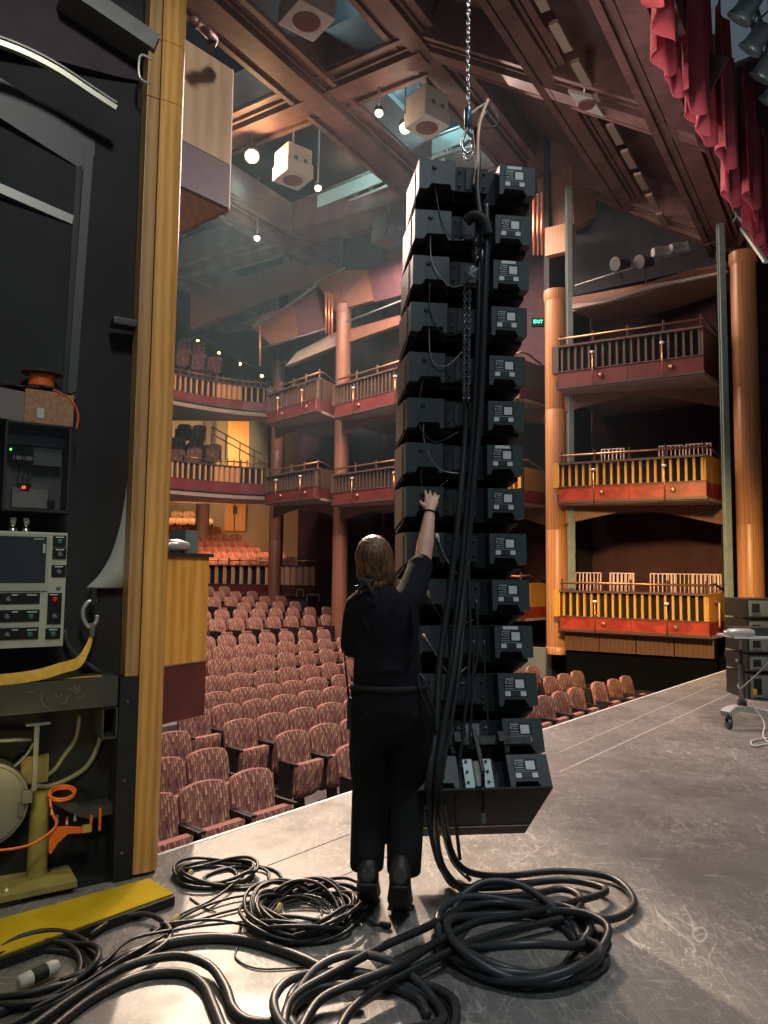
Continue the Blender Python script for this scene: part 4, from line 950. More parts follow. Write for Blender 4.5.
# ================================================================== RIGHT: AMPLIFIER STACK AND MONITOR STAND
LA = Wz(744, 728, 0)
AMPG = mat('amp_face', (.16, .18, .16), .45, var=.1)
stk = Wz(786, 700, 0); sY = stk.y
zs = [W(755, y, sY).z for y in (676, 634, 598)]
DRK = mat('amp_dark', (.02, .022, .02), .4)
for k, (yb_, yt_) in enumerate(((700, 674), (672, 655), (653, 636), (634, 620), (618, 599))):
    zb3, zt3 = W(757, yb_, sY).z, W(757, yt_, sY).z; x0 = W(747, 650, sY).x
    t = thing('amplifier_rack', 'grey-green amplifier case, %s of the stack at the right edge' % ('bottom', 'second from the bottom', 'middle', 'second from the top', 'top')[k], 'amplifier', (x0+.3, sY, zb3), 0, None)
    MB().box((x0, sY, zb3), (x0+.75, sY+.6, zt3), bev=.01).build('case', DRK, t, True)
    MB().box((x0+.03, sY-.012, zb3+.02), (x0+.72, sY, zt3-.02), bev=.004).build('front_panel', AMPG, t, True)
    MB().box((x0+.07, sY-.016, zb3+.07), (x0+.17, sY-.011, zt3-.06)).build('front_opening', JET, t, True)
    MB().box((x0+.07, sY-.03, zb3+.045), (x0+.18, sY-.02, zb3+.06)).build('handle', CHROME, t, True)
# stack dolly with yellow castors
zb3 = W(757, 700, sY).z; x0 = W(747, 650, sY).x
t = thing('equipment_dolly', 'low dolly with yellow castors under the amplifier stack', 'dolly', (x0+.3, sY, 0))
MB().box((x0, sY, zb3-.04), (x0+.75, sY+.6, zb3-.002)).build('deck', DRK, t, True)
for dx in (.08, .38, .66):
    c = MB().lathe((x0+dx-.03, sY+.06, .09), (1, 0, 0), [(.09, 0), (.09, .05)], 18); c.build('castor', mat('yellow_castor', (.55, .33, .02), .45), t, True)
    MB().box((x0+dx-.05, sY+.02, .1), (x0+dx+.05, sY+.12, zb3-.04)).build('castor_fork', STEEL, t, True)
# monitor stand
ms = thing('monitor_stand', 'wheeled monitor stand with black post and pale curved foot, at the right edge', 'stand', LA)
BY = LA.y; cx = W(742, 700, BY).x
PF = mat('pale_foot_plastic', (.38, .38, .34), .5)
zf0 = W(742, 712, BY).z
path = smooth_path([(cx-.20, BY-.05, .15), (cx-.10, BY, .19), (cx+.02, BY, .20), (cx+.25, BY+.03, .15), (cx+.5, BY+.06, .13)], 5)
mb = MB()
for i in range(len(path)-1): mb.beam(path[i], path[i+1]+(path[i+1]-path[i])*.2, .11, .06)
mb.build('foot', PF, ms, True)
zc0, zc1 = .22, W(742, 664, BY).z
MB().lathe((cx, BY, .2), (0, 0, 1), [(.05, 0), (.045, .08), (.032, .09), (.032, zc1-.22), (.02, zc1-.21), (.016, zc1-.05)], 16).build('post', BLACK, ms, True)
MB().lathe((cx, BY, zc1), (0, 0, 1), [(.014, 0), (.014, W(742, 640, BY).z-zc1)], 12).build('inner_tube', CHROME, ms, True)
MB().lathe((cx-.03, BY, W(742, 660, BY).z), (1, 0, 0), [(.014, -.03), (.02, -.02), (.02, 0), (.01, .01)], 10).build('clamp_knob', CHROME, ms, True)
zt6 = W(742, 637, BY).z
MB().prism([(cx-.16, BY-.2, zt6), (cx+.7, BY-.2, zt6), (cx+.7, BY+.2, zt6), (cx-.16, BY+.2, zt6)], (0, 0, .022)).build('tray', mat('pale_tray', (.5, .52, .55), .35), ms, True)
for dx in (-.17, .42):
    MB().lathe((cx+dx-.02, BY-.06, .055), (1, 0, 0), [(.05, 0), (.055, .01), (.055, .03), (.05, .04)], 18).build('castor', mat('dark_green_castor', (.03, .05, .04), .4), ms, True)
    MB().box((cx+dx-.02, BY-.09, .07), (cx+dx+.02, BY-.03, .15)).build('castor_fork', BLACK, ms, True)
zz = zt6+.022
tag(MB().box((cx-.12, BY-.12, zz), (cx+.30, BY+.1, zz+.085), bev=.01).build('power_supply', mat('black_case', (.03, .035, .035), .4)), 'black box unit lying on the monitor stand tray', 'box unit')
tag(MB().lathe((cx-.14, BY-.15, zz+.035), (-1, .1, 0), [(.03, -.2), (.045, -.15), (.045, 0), (.04, .05), (.025, .07), (.02, .1)], 14).build('silver_device', mat('silver_wrap', (.6, .56, .52), .3, .5)), 'silver cylindrical device on the left end of the stand tray', 'device')
o = MB().tube(smooth_path([(cx+.42, BY-.1, zz+.05), (cx+.2, BY-.22, zt6-.2), (cx-.06, BY-.14, zt6-.5), (cx-.07, BY-.08, .45), (cx+.0, BY-.06, .28)], 8), .008, 6).build('signal_cable', mat('grey_cable', (.22, .22, .21), .5)); tag(o, 'thin grey cable looping beside the black post of the monitor stand', 'cable')
pA = [Wz(x, y, .012) for x, y in ((790, 735), (768, 738), (752, 741), (754, 746), (768, 744), (790, 742))]
o = MB().tube(smooth_path(pA, 6), .009, 6).build('floor_cable', mat('white_cable', (.6, .6, .56), .5)); tag(o, 'white cable loop on the stage floor at the right edge', 'cable')
o = MB().tube(smooth_path([(cx+.03, BY-.08, .3), (cx+.12, BY-.2, .1), Wz(764, 738, .012), Wz(785, 752, .012)], 6), .008, 6).build('floor_cable', mat('white_cable', (.6, .6, .56))); tag(o, 'white cable trailing from the stand post to the floor', 'cable')

# ================================================================== CHAIRS IN THE BOXES
CHF = mat('chair_pink_white', (.85, .62, .58), .45)
def make_chair():
    t = thing('slatted_chair', 'c', 'chair')
    mb = MB(); mb.tube([(-.21, .2, .44), (-.21, .26, .92), (.21, .26, .92), (.21, .2, .44)], .018, 6)
    for k in range(5): x = -.15+k*.3/4; mb.tube([(x, .21, .5), (x, .26, .92)], .011, 5)
    mb.build('slatted_back', CHF, t)
    MB().box((-.21, -.22, .42), (.21, .22, .47), bev=.015).build('seat', mat('chair_red_seat', (.3, .05, .05), .8), t)
    for sx in (-1, 1):
        for sy in (-1, 1): MB().tube([(sx*.22, sy*.19, 0), (sx*.22, sy*.19, .43)], .014, 6).build('leg', CHF, t)
    return t
ch = make_chair(); first = True
spots = [(588, 13.9+1.2, 0, 'far row, leftmost'), (619, 14.6, 0, 'far row, second from the left'), (679, 14.1, 0, 'far row, third from the left'), (708, 13.9, 0, 'far row, rightmost'),
         (577, 14.5, -.0, 'by the rail, leftmost'), (620, 13.95, 0, 'by the rail, second from the left'), (661, 13.6, 0, 'by the rail, third from the left'), (705, 13.35, 0, 'by the rail, rightmost')]
for i, (px, Y, dz_, wh) in enumerate(spots):
    fl = .52+.13; p = Pz(px, Y, fl)
    lab = 'pale slatted chair in the lowest right box, ' + wh
    rz = math.atan2(.43, .90)*-1
    if first: first = False; ch.location = p; ch.rotation_euler = (0, 0, rz); ch['label'] = lab; ch['group'] = 'chairs in the lowest right box'
    else: dup(ch, p, rz, lab, 'chairs in the lowest right box')
for px, Y, wh in ((612, 14.1, 'left'), (672, 13.65, 'middle'), (700, 13.4, 'right')):
    dup(ch, Pz(px, Y, 2.94+.13), -.45, 'pale slatted chair just showing over the rail of the middle right box, %s' % wh, 'chairs in the middle right box')

# ================================================================== CEILING FIXTURES
SPK = mat('cream_speaker_case', (.55, .52, .46), .5, var=.06); CONE = mat('brown_cone', (.16, .06, .05), .5)
def cube_speaker(px, py, z, s, label, m=SPK):
    c = Wz(px, py, z); t = thing('hanging_speaker', label, 'ceiling speaker', (c.x, c.y, c.z-s/2), math.radians(38), 'cube speakers hung from the ceiling')
    MB().box((-s/2, -s/2, 0), (s/2, s/2, s*.48), bev=.03).box((-s*.46, -s*.46, s*.5), (s*.46, s*.46, s), bev=.03).build('case', m, t)
    MB().lathe((0, 0, 0), (0, 0, -1), [(s*.34, -.01), (s*.34, .012), (s*.28, .004), (s*.08, -.06)][:3], 24).build('cone', CONE, t)
    for sx in (-1, 1): MB().box((sx*s*.18-.03, -s*.53, s*.44), (sx*s*.18+.03, -s*.47, s*.56)).build('bracket', STEEL, t)
    MB().tube([(0, 0, s), (0, 0, 11.9-c.z+s/2)], .025, 6).build('suspension_rod', STEEL, t)
cube_speaker(293, 166, 9.9, .62, 'cream cube speaker hanging left of centre, near the glowing warm lamp')
cube_speaker(427, 112, 9.9, .60, 'cream cube speaker hanging just above the top of the speaker array')
cube_speaker(307, 2, 9.9, .62, 'cream cube speaker cut by the top edge of the picture')
cube_speaker(388, 231, 9.9, .60, 'dim cube speaker in shade left of the speaker array top', mat('shaded_speaker_case', (.10, .10, .11), .6))  # darker copy of the cream case, its shade put into the colour
c = W(587, 103, 10.4); t = thing('flush_speaker', 'pale diamond shaped speaker plate on the sloping ceiling', 'ceiling speaker', c)
e = MB().prism([Wz(568, 92, c.z), Wz(592, 98, c.z), Wz(604, 117, c.z), Wz(581, 110, c.z)], (0, 0, .05)); e.build('plate', SPK, t, True)
MB().lathe(Wz(586, 104.5, c.z), (0, 0, -1), [(.13, -.01), (.13, .015), (.10, .02)], 20).build('cone', CONE, t, True)
MB().tube([Wz(586, 104, c.z)+Vector((0, 0, .04)), Wz(586, 104, c.z)+Vector((0, 0, .9))], .03, 6).build('suspension_rod', STEEL, t, True)
# lamps that shine
def lamp(px, py, z, r, col, es, label, power=0, up=.5):
    c = Wz(px, py, z); t = thing('house_lamp', label, 'ceiling lamp', c, 0, 'glowing lamps under the ceiling')
    ax = (CO-c).normalized(); ax = (ax+Vector((0, 0, -.6))).normalized()
    MB().lathe((0, 0, 0), ax, [(r*.7, -.28), (r*1.15, -.2), (r*1.2, .03), (r*1.05, .03), (r*1.0, -.01)], 18).build('lamp_housing', BLACK, t)
    m = mat('lamp_lens_%s' % label.replace(' ', '_')[:24], col, .3, emit=col, es=es)
    MB().lathe((0, 0, 0), ax, [(r*.98, -.005), (r*.9, .03), (r*.5, .06), (.001, .07)], 18).build('lens', m, t)
    MB().tube([(0, 0, .05), (0, 0, 11.6-c.z)], .02, 5).build('hanging_rod', STEEL, t)
    if power: point('lamp_glow', tuple(c+ax*.25), power*(1.6 if power > 80 else .7), col, .08)
lamp(252, 156, 10, .13, (1, .62, .3), 60, 'brightest warm lamp glowing left of the cube speaker', 90)
lamp(318, 188, 10, .07, (1, .5, .35), 14, 'small reddish lamp below the cube speaker', 10)
lamp(257, 238, 10, .07, (1, .7, .5), 16, 'small warm lamp low at left near the upper box', 14)
lamp(405, 128, 10, .10, (1, .75, .55), 30, 'bright white-orange lamp just left of the upper cube speaker', 30)
lamp(418, 130, 10.0, .07, (.7, .9, 1), 22, 'small cold white lamp under the upper cube speaker', 12)
lamp(379, 113, 10, .07, (1, .7, .45), 16, 'small orange lamp left of the upper cube speaker', 10)
# catwalk rails with cold light
cat_ = 0
for (a, b_, zc) in (((220, -28), (314, 62), 11.15), ((330, 64), (415, 26), 11.15), ((384, 110), (424, 152), 11.1), ((412, 168), (520, 128), 10.9), ((286, 226), (392, 184), 10.9)):
    A = Wz(*a, zc); B_ = Wz(*b_, zc); t = thing('catwalk', 'pale-lit ceiling catwalk rail with lanterns, %s' % ['upper left', 'upper centre left', 'just left of the array top', 'behind the chain above the array', 'below the left cube speaker'][cat_], 'catwalk', A)
    d = (B_-A).normalized(); L = (B_-A).length; up = Vector((0, 0, 1)); mb = MB()
    mb.tube([A, B_], .035, 6); mb.tube([A+up*.55, B_+up*.55], .035, 6); mb.build('rail', TG, t, True)
    mb = MB(); k = 0
    while k*.5 < L-.3: mb.tube([A+d*k*.5, A+d*(k*.5+.25)+up*.55], .016, 5); mb.tube([A+d*(k*.5+.25)+up*.55, A+d*(k*.5+.5)], .016, 5); k += 1
    mb.build('lattice', TG, t, True)
    MB().beam(A+up*.25+d.cross(up)*.10, B_+up*.25+d.cross(up)*.10, .03, .34).build('kick_plate', mat('cyan_lit_plate', (.45, .6, .58), .4), t, True)  # cyan of the cold light put into the plate colour
    nl = 4 if cat_ in (0, 2) else 0
    for q in range(nl):
        c = A+d*L*(.3+.2*q)+d.cross(up)*-.3+up*-.0; m_ = MB().lathe(c, Vector((.3, -.5, -.8)), [(.08, -.16), (.12, -.1), (.12, .12), (.15, .16), (.13, .16), (.1, .1)], 14)
        tag(m_.build('stage_lantern', mat('lantern_grey', (.22, .27, .26))), 'small grey lantern under the %s catwalk, %s along it' % ('upper left' if cat_ == 0 else 'array-side', ORD[q]), 'stage light', 'lanterns on the ceiling catwalks')
    mid = A.lerp(B_, .5)+up*.9; point('catwalk_light', tuple(mid+d.cross(up)*-.5), (150, 110, 120, 80, 25)[cat_], (.55, .95, 1) if cat_ < 4 else (1, .7, .4), .15); cat_ += 1
# lanterns on the gallery bar of the top right box
for i, (px, py, Y) in enumerate(((621, 264, 13.6), (645, 262, 13.4), (662, 252, 13.3), (680, 248, 13.2))):
    c = W(px, py, Y); t = thing('stage_lantern', 'dark stage lantern on the gallery above the top right box, %s from the left' % ORD[i], 'stage light', c, 0, 'lanterns above the top right box')
    MB().lathe((0, 0, 0), (-.8, -.4, -.2) if i < 2 else (.9, .1, .1), [(.08, -.18), (.1, -.1), (.1, .1), (.14, .15), (.12, .15)], 14).build('body', BLACK if i < 2 else STEEL, t)
    MB().beam((0, 0, 0), (.05, .1, -.35), .03, .03).build('yoke', BLACK, t)
tag(MB().tube([W(575, 286, 13.9), W(625, 270, 13.6), W(727, 238, 12.9)], .02, 6).build('lighting_bar', STEEL), 'thin steel bar carrying lanterns above the top right box', 'lighting bar')
# copper coloured organ-like tubes near the top of the array
for i, (px, y0, y1, Y) in enumerate(((534, 195, 255, 14.0), (538, 194, 255, 14.0), (542, 193, 255, 14.0), (326, 292, 333, 19.2), (329, 292, 335, 19.2), (332, 294, 337, 19.2), (260, 325, 366, 20.4))):
    tag(MB().tube([W(px, y0, Y), W(px, y1, Y)], .03, 8).build('copper_pipe', mat('copper', (.6, .24, .12), .35, .7)), 'thin vertical copper pipe, %s' % (['left of three beside the array top', 'middle of three beside the array top', 'right of three beside the array top', 'left of three above the red-brown column', 'middle of three above the red-brown column', 'right of three above the red-brown column', 'single one at the far left boxes'][i]), 'pipe')
# rear: door, exit signs, stair rail, booth
def panel(name, x0, y0, x1, y1, Y, m, th=.08, par=None):
    a = W(x0, y1, Y); b_ = W(x1, y0, Y); return MB().box((a.x, Y, a.z), (b_.x, Y+th, b_.z)).build(name, m, par, par is not None)
dr = thing('door_1', 'x', 'door', W(235, 530, 33.8)); del dr['label']; del dr['category']; dr['kind'] = 'structure'
ODW = wood('orange_door_wood', (.85, .36, .08), (.6, .22, .04), .4, 1.5)
panel('door_leaf', 224, 492, 234.6, 531, 33.8, ODW, .08, dr); panel('door_leaf', 235, 492, 246, 531, 33.8, ODW, .08, dr)
panel('door_handle', 233, 506, 234.3, 514, 33.74, JET, .05, dr); panel('door_handle', 235.6, 506, 237, 514, 33.74, JET, .05, dr)
bt = thing('projection_booth', 'angular grey booth with orange wood doors on the middle balcony', 'booth', W(248, 445, 30))
MB().prism([W(228, 412, 29.5), W(249, 420, 29.5), W(249, 478, 29.5), W(228, 478, 29.5)], (.1, .3, 0)).build('orange_side', ODW, bt, True)
MB().prism([W(249, 415, 29.0), W(268, 413, 28.2), W(268, 482, 28.2), W(249, 480, 29.0)], (.1, .5, 0)).build('grey_front', mat('booth_grey', (.09, .09, .085), .7), bt, True)
MB().prism([W(226, 411, 29.3), W(249, 414, 28.9), W(268, 411, 28.0), W(268, 414, 28.0), W(249, 418, 28.9), W(226, 414, 29.3)], (.1, .6, 0)).build('booth_roof', DARK, bt, True)
EXG = mat('exit_green', (.05, .8, .35), .5, emit=(.05, .9, .4), es=2.5)
def sign(px, py, Y, w_, h_, lab):
    c = W(px, py, Y); t = thing('exit_sign', lab, 'exit sign', c)
    MB().box((-w_/2-.04, .0, -h_/2-.04), (w_/2+.04, .08, h_/2+.04)).build('housing', JET, t)
    cu = bpy.data.curves.new('exit_text', 'FONT'); cu.body = 'EXIT'; cu.size = h_*1.0; cu.align_x = 'CENTER'; cu.align_y = 'CENTER'; cu.extrude = .01
    tmp = bpy.data.objects.new('tmp', cu); COL.objects.link(tmp); bpy.context.view_layer.update()
    me = bpy.data.meshes.new_from_object(tmp.evaluated_get(bpy.context.evaluated_depsgraph_get())); bpy.data.objects.remove(tmp)
    o = bpy.data.objects.new('sign_lettering', me); COL.objects.link(o); o.rotation_euler = (PI/2, 0, 0); o.location = (0, -.015, 0); me.materials.clear(); me.materials.append(EXG); o.parent = t
sign(538, 322, 15.6, .20, .10, 'small glowing green exit sign between the speakers and the orange column'); sign(236, 409, 26.4, .32, .14, 'tiny green exit sign under the upper balcony at the back left')
tag(MB().tube([W(188, 328, 26.3), W(225, 350, 25.2), W(252, 366, 24.3), W(270, 378, 23.8)], .045, 6).build('handrail', BLACK), 'dark sloping handrail descending across the upper balcony', 'handrail')
st_ = thing('stair_balustrade', 'dark sloping stair balustrade with small lit step lamps on the upper balcony', 'balustrade', W(225, 370, 25))
for i, (px, py, Y) in enumerate(((198, 343, 26), (219, 355, 25.4), (240, 366, 24.8), (262, 378, 24.1))):
    MB().lathe(W(px, py-2, Y), (0, -1, 0), [(.05, 0), (.05, .03), (.02, .04)], 10).build('step_lamp', mat('step_lamp_glow', (1, .6, .25), .4, emit=(1, .55, .22), es=9), st_, True)
mb = MB()
for i in range(9): a = W(188+i*10.2, 328+i*6.2, 26.3-i*.31); mb.tube([a, a+Vector((0, 0, -.62))], .018, 5)
mb.build('balusters', BLACK, st_, True)
ms_ = MB(); 
for (a, b_) in (((212, 427, 26.5), (268, 458, 24.6)), ((212, 434, 26.5), (268, 465, 24.6))): ms_.tube([W(*a), W(*b_)], .022, 6)
for i in range(5): a = W(212+i*14, 427+i*7.8, 26.5-i*.47); ms_.tube([a, a+Vector((0, 0, -1.0))], .022, 5)
tag(ms_.build('handrail', mat('bronze_rail', (.2, .12, .07), .4)), 'bronze stair railing sloping down on the middle balcony before the booth', 'handrail')
for i, (x0, y0, x1, y1) in enumerate(((296, 589, 304, 597), (306, 594, 320, 602))):
    a = W(x0, y1, 22.3); b_ = W(x1, y0, 22.3); m_ = MB(); t_ = .035
    m_.box((a.x, 22.3, a.z), (a.x+t_, 22.35, b_.z)).box((b_.x-t_, 22.3, a.z), (b_.x, 22.35, b_.z)).box((a.x, 22.3, b_.z-t_), (b_.x, 22.35, b_.z)); tag(m_.build('frame', STEEL), '%s grey frame at the right end of the rear orchestra seats' % ('smaller' if i == 0 else 'larger'), 'frame')

# ================================================================== HANGING SPEAKER ARRAY
CABM = mat('speaker_paint', (.007, .009, .010), .7, var=.12, scale=40, bump=.15)
CABD = mat('speaker_recess', (.014, .017, .018), .6)
PODM = mat('speaker_pod_paint', (.045, .060, .060), .4, var=.1, scale=60, bump=.12)
def grille():
    m = bpy.data.materials.new('perforated_grille'); m.use_nodes = True; nt = m.node_tree; b = nt.nodes['Principled BSDF']
    tc = nt.nodes.new('ShaderNodeTexCoord'); v = nt.nodes.new('ShaderNodeTexVoronoi'); v.inputs['Scale'].default_value = 90; v.inputs['Randomness'].default_value = 0
    r = nt.nodes.new('ShaderNodeValToRGB'); r.color_ramp.elements[0].position = .32; r.color_ramp.elements[0].color = (.01, .01, .01, 1); r.color_ramp.elements[1].position = .42; r.color_ramp.elements[1].color = (.26, .23, .20, 1)
    nt.links.new(tc.outputs['Object'], v.inputs[0]); nt.links.new(v.outputs['Distance'], r.inputs[0]); nt.links.new(r.outputs[0], b.inputs['Base Color']); b.inputs['Roughness'].default_value = .4; b.inputs['Metallic'].default_value = .4
    return m
GRL = grille()
STK = mat('white_sticker', (.62, .66, .62), .5); PRN = mat('grey_print', (.30, .34, .33), .5)
AW = Vector((.993, .12, 0)).normalized(); AD = Vector((-.12, .993, 0)).normalized(); AZ = Vector((0, 0, 1))
#        px   py   Y    tilt
CABS = [(535, 168, 4.00, 0), (531, 217, 4.02, 0), (529, 262, 4.04, 0), (527, 308, 4.06, 0), (525, 357, 4.08, 0), (524, 402, 4.09, 0), (523, 446, 4.09, 1),
        (524, 489, 4.08, 2), (526, 534, 4.05, 4), (529, 580, 4.01, 6), (532, 626, 3.96, 9), (536, 673, 3.90, 14), (541, 718, 3.83, 22), (546, 754, 3.74, 36)]
WD, HR, DP = .66, .165, .44
cabinfo = []
def frame_of(k):
    px, py, Y, tl = CABS[k]; Rp = W(px, py, Y); t_ = math.radians(tl)
    d = AD*math.cos(t_)-AZ*math.sin(t_); u = AZ*math.cos(t_)+AD*math.sin(t_); o = Rp-AW*WD
    return lambda x, dep, h: o+AW*x+d*dep+u*h
for k, (px, py, Y, tl) in enumerate(CABS):
    Rp = W(px, py, Y); t_ = math.radians(tl)
    d = AD*math.cos(t_)-AZ*math.sin(t_); u = AZ*math.cos(t_)+AD*math.sin(t_)
    o = Rp-AW*WD                              # rear top left
    def K(x, dep, h): return o+AW*x+d*dep+u*h
    cabinfo.append(K)
    nm = 'topmost' if k == 0 else ('lowest' if k == 13 else ORD[k]+' from the top')
    lab = 'black speaker cabinet, %s of the hanging array' % nm
    t = thing('speaker_cabinet', lab, 'speaker', K(WD/2, .2, -HR), 0, 'cabinets of the hanging speaker array')
    dz = .036; mb = MB()
    if k < 13:
        K2 = frame_of(k+1); q0 = K(0, DP, dz); q1 = K2(0, DP, dz)+AZ*.003; ln = AW*WD; qx = K(0, DP, 0)-K2(0, DP, 0)
        q1 = q1+AW*(q0-q1).dot(AW)
        p0 = K(0, .10, .012); p1 = K(0, .10, -HR-.018)
        mb.prism([p0, q0, q1, p1], ln)
    else: mb.prism([K(0, .10, .008), K(0, .57, dz), K(0, .57, -HR-dz), K(0, .0, -HR-.002), K(0, .0, -HR+.008), K(0, .10, -HR+.01)], AW*WD)
    mb.build('body', CABM, t, True)
    # rear pods with the notched handle recess
    def pod(x0, x1, mir):
        w_ = x1-x0
        prof = [(0, 0), (1, 0), (1, -1), (.76, -1), (.66, -.80), (.14, -.80), (.10, -1), (0, -1)]
        if mir: prof = [(1-a, b_) for a, b_ in prof]
        p = [K(x0+a*w_, 0, b_*HR) for a, b_ in prof]
        m_ = MB().prism(p, d*.105); return m_
    pod(.0, .205, True).build('rear_pod', PODM, t, True)
    rp = pod(.455, WD, False).build('rear_pod', PODM, t, True)
    MB().prism([K(.215, .03, -.012), K(.395, .03, -.012), K(.395, .03, -HR+.012), K(.215, .03, -HR+.012)], d*.07).build('rigging_plate', CABM, t, True)
    mb = MB()
    for xx in (.235, .375):
        for hh in (-.04, -.12): mb.lathe(K(xx, .03, hh), -d, [(.008, 0), (.008, .004), (.004, .006)], 8)
    mb.prism([K(.27, .025, -.02), K(.34, .025, -.02), K(.34, .025, -.14), K(.27, .025, -.14)], d*.01)
    mb.build('bolt_row', STEEL if k in (12, 13) else CABD, t, True)
    # side grilles and front
    MB().prism([K(-.004, .13, 0), K(-.004, DP-.005, dz*.9), K(-.004, DP-.005, -HR-dz*.9), K(-.004, .13, -HR)], AW*.006).build('side_grille', GRL, t, True)
    MB().prism([K(.01, DP, dz*.9), K(WD-.01, DP, dz*.9), K(WD-.01, DP, -HR-dz*.9), K(.01, DP, -HR-dz*.9)], d*.02).build('front_grille', GRL, t, True)
    # label on the right pod
    def sq(x0, y0, x1, y1, dep=-.0015):
        return [K(.455+x0*.205, dep, -y0*HR), K(.455+x1*.205, dep, -y0*HR), K(.455+x1*.205, dep, -y1*HR), K(.455+x0*.205, dep, -y1*HR)]
    mb = MB()
    mb.prism(sq(.14, .14, .72, .74, -.001), d*.001, 0)
    for r in ((.44, .20, .66, .46), (.16, .56, .30, .70), (.56, .56, .70, .70)): mb.prism(sq(*r, -.002), d*.001, 1)
    mb.prism(sq(.32, .57, .54, .69, -.002), d*.001, 3)
    for r in ((.18, .16, .40, .20), (.18, .24, .22, .32), (.25, .23, .38, .26), (.25, .30, .38, .33), (.18, .38, .38, .41), (.18, .46, .40, .48), (.16, .52, .70, .535)): mb.prism(sq(*r, -.002), d*.001, 2)
    if k in (0, 2, 6, 10): mb.prism(sq(.22, .01, .62, .11, -.002), d*.001, 1)
    lb = mb.build('rating_label', [CABD, STK, PRN, mat('dark_label', (.03, .035, .035), .5)], t, True); lb['label'] = 'black and white rating label'
    # connector on the left pod
    c = K(.085, 0, -.045)
    MB().lathe(c, -d, [(.013, 0), (.013, .003), (.008, .004), (.008, .008)], 14).build('connector_socket', CABD, t, True)
# array suspension: bumper frame, hook and chain, lifting lug at the bottom
K0 = cabinfo[0]
bf = thing('array_bumper', 'black steel bumper bar holding the top of the speaker array', 'rigging', K0(.33, .2, .05))
mb = MB()
for x in (.20, .42): mb.prism([K0(x, -.05, .05), K0(x, .44, .05), K0(x, .44, .10), K0(x, -.05, .10)], AW*.03)
for dep in (0, .2, .4): mb.prism([K0(.05, dep, .055), K0(.60, dep, .055), K0(.60, dep, .095), K0(.05, dep, .095)], AD*.035)
mb.prism([K0(.30, .1, .10), K0(.36, .1, .10), K0(.36, .1, .2), K0(.30, .1, .2)], AD*.1); mb.build('bumper', BLACK, bf, True)
mb = MB()
for k in range(7): mb.lathe(K0(.08+k*.08, -.02, .075), -AD, [(.012, 0), (.012, .006)], 8)
mb.build('frame_pin', STEEL, bf, True)
mb = MB().beam(K0(.42, .0, .10), K0(.54, .45, .09), .02, .05)
tb = W(468, 150, 4.15)
hkm = thing('chain_hoist_hook', 'steel swivel hook block joining the chain to the top of the array', 'hook', tb)
MB().lathe(W(468, 128, 4.15), (0, 0, 1), [(.012, -.0), (.022, .01), (.022, .11), (.012, .13)], 14).build('swivel_body', mat('blue_grey_steel', (.12, .18, .22), .3, .8), hkm, True)
MB().tube(smooth_path([W(468, 128, 4.15), W(464, 136, 4.15), W(462, 146, 4.15), W(467, 153, 4.15), W(473, 148, 4.15), W(472, 138, 4.15)], 5), .009, 8).build('hook_curve', CHROME, hkm, True)
MB().tube(smooth_path([W(470, 140, 4.13), W(463, 150, 4.15), W(467, 160, 4.15), W(474, 152, 4.15)], 5, True), .006, 8, closed=True).build('shackle', CHROME, hkm, True)
ch_ = thing('hoist_chain', 'bright steel hoist chain coming down to the array from above', 'chain', W(468, 110, 4.15))
mb = MB(); y0z = W(468, 110, 4.15); x_, yy_, zc_ = y0z; k = 0
while zc_ < 9.5 and k < 150:
    a = (k % 2); hh = .019; ww = .0095; pts = []
    for q in range(10):
        th = 2*PI*q/10; dx_ = ww*math.cos(th); dz2 = hh*.62*math.sin(th)+(hh*.4 if math.sin(th) > .1 else -hh*.4 if math.sin(th) < -.1 else 0)
        pts.append(Vector((x_+(dx_ if a else dx_*.25), yy_+(dx_*.25 if a else dx_), zc_+dz2)))
    mb.tube(pts, .0042, 5, closed=True); zc_ += .029; k += 1
mb.build('chain_links', CHROME, ch_, True)
KL = cabinfo[13]
lg = thing('rigging_lug', 'grey steel rigging lug and bar bolted to the lowest speaker cabinet', 'rigging lug', KL(.3, 0, -.1))
mb = MB()
for x in (.235, .33): mb.prism([KL(x, .012, -.012), KL(x+.045, .012, -.012), KL(x+.045, .012, -.15), KL(x, .012, -.15)], -AD*.012)
mb.build('side_bracket', mat('galvanised', (.34, .40, .40), .4, .7), lg, True)
MB().beam(KL(.305, -.03, .12), KL(.315, -.05, -.10), .018, .018).build('upper_bar', CABD, lg, True)
MB().beam(KL(.315, -.05, -.10), W(483, 812, 3.68), .018, .018).build('lower_bar', CABD, lg, True)
MB().beam(W(483, 808, 3.68), W(484, 823, 3.68), .017, .017).build('bar_tip', mat('galvanised', (.34, .4, .4)), lg, True)
mb = MB()
for x in (.25, .35):
    for h in (-.03, -.08, -.13): mb.lathe(KL(x, -.0, h), -AD, [(.008, 0), (.007, .006)], 8)
mb.build('bolt_heads', STEEL, lg, True)

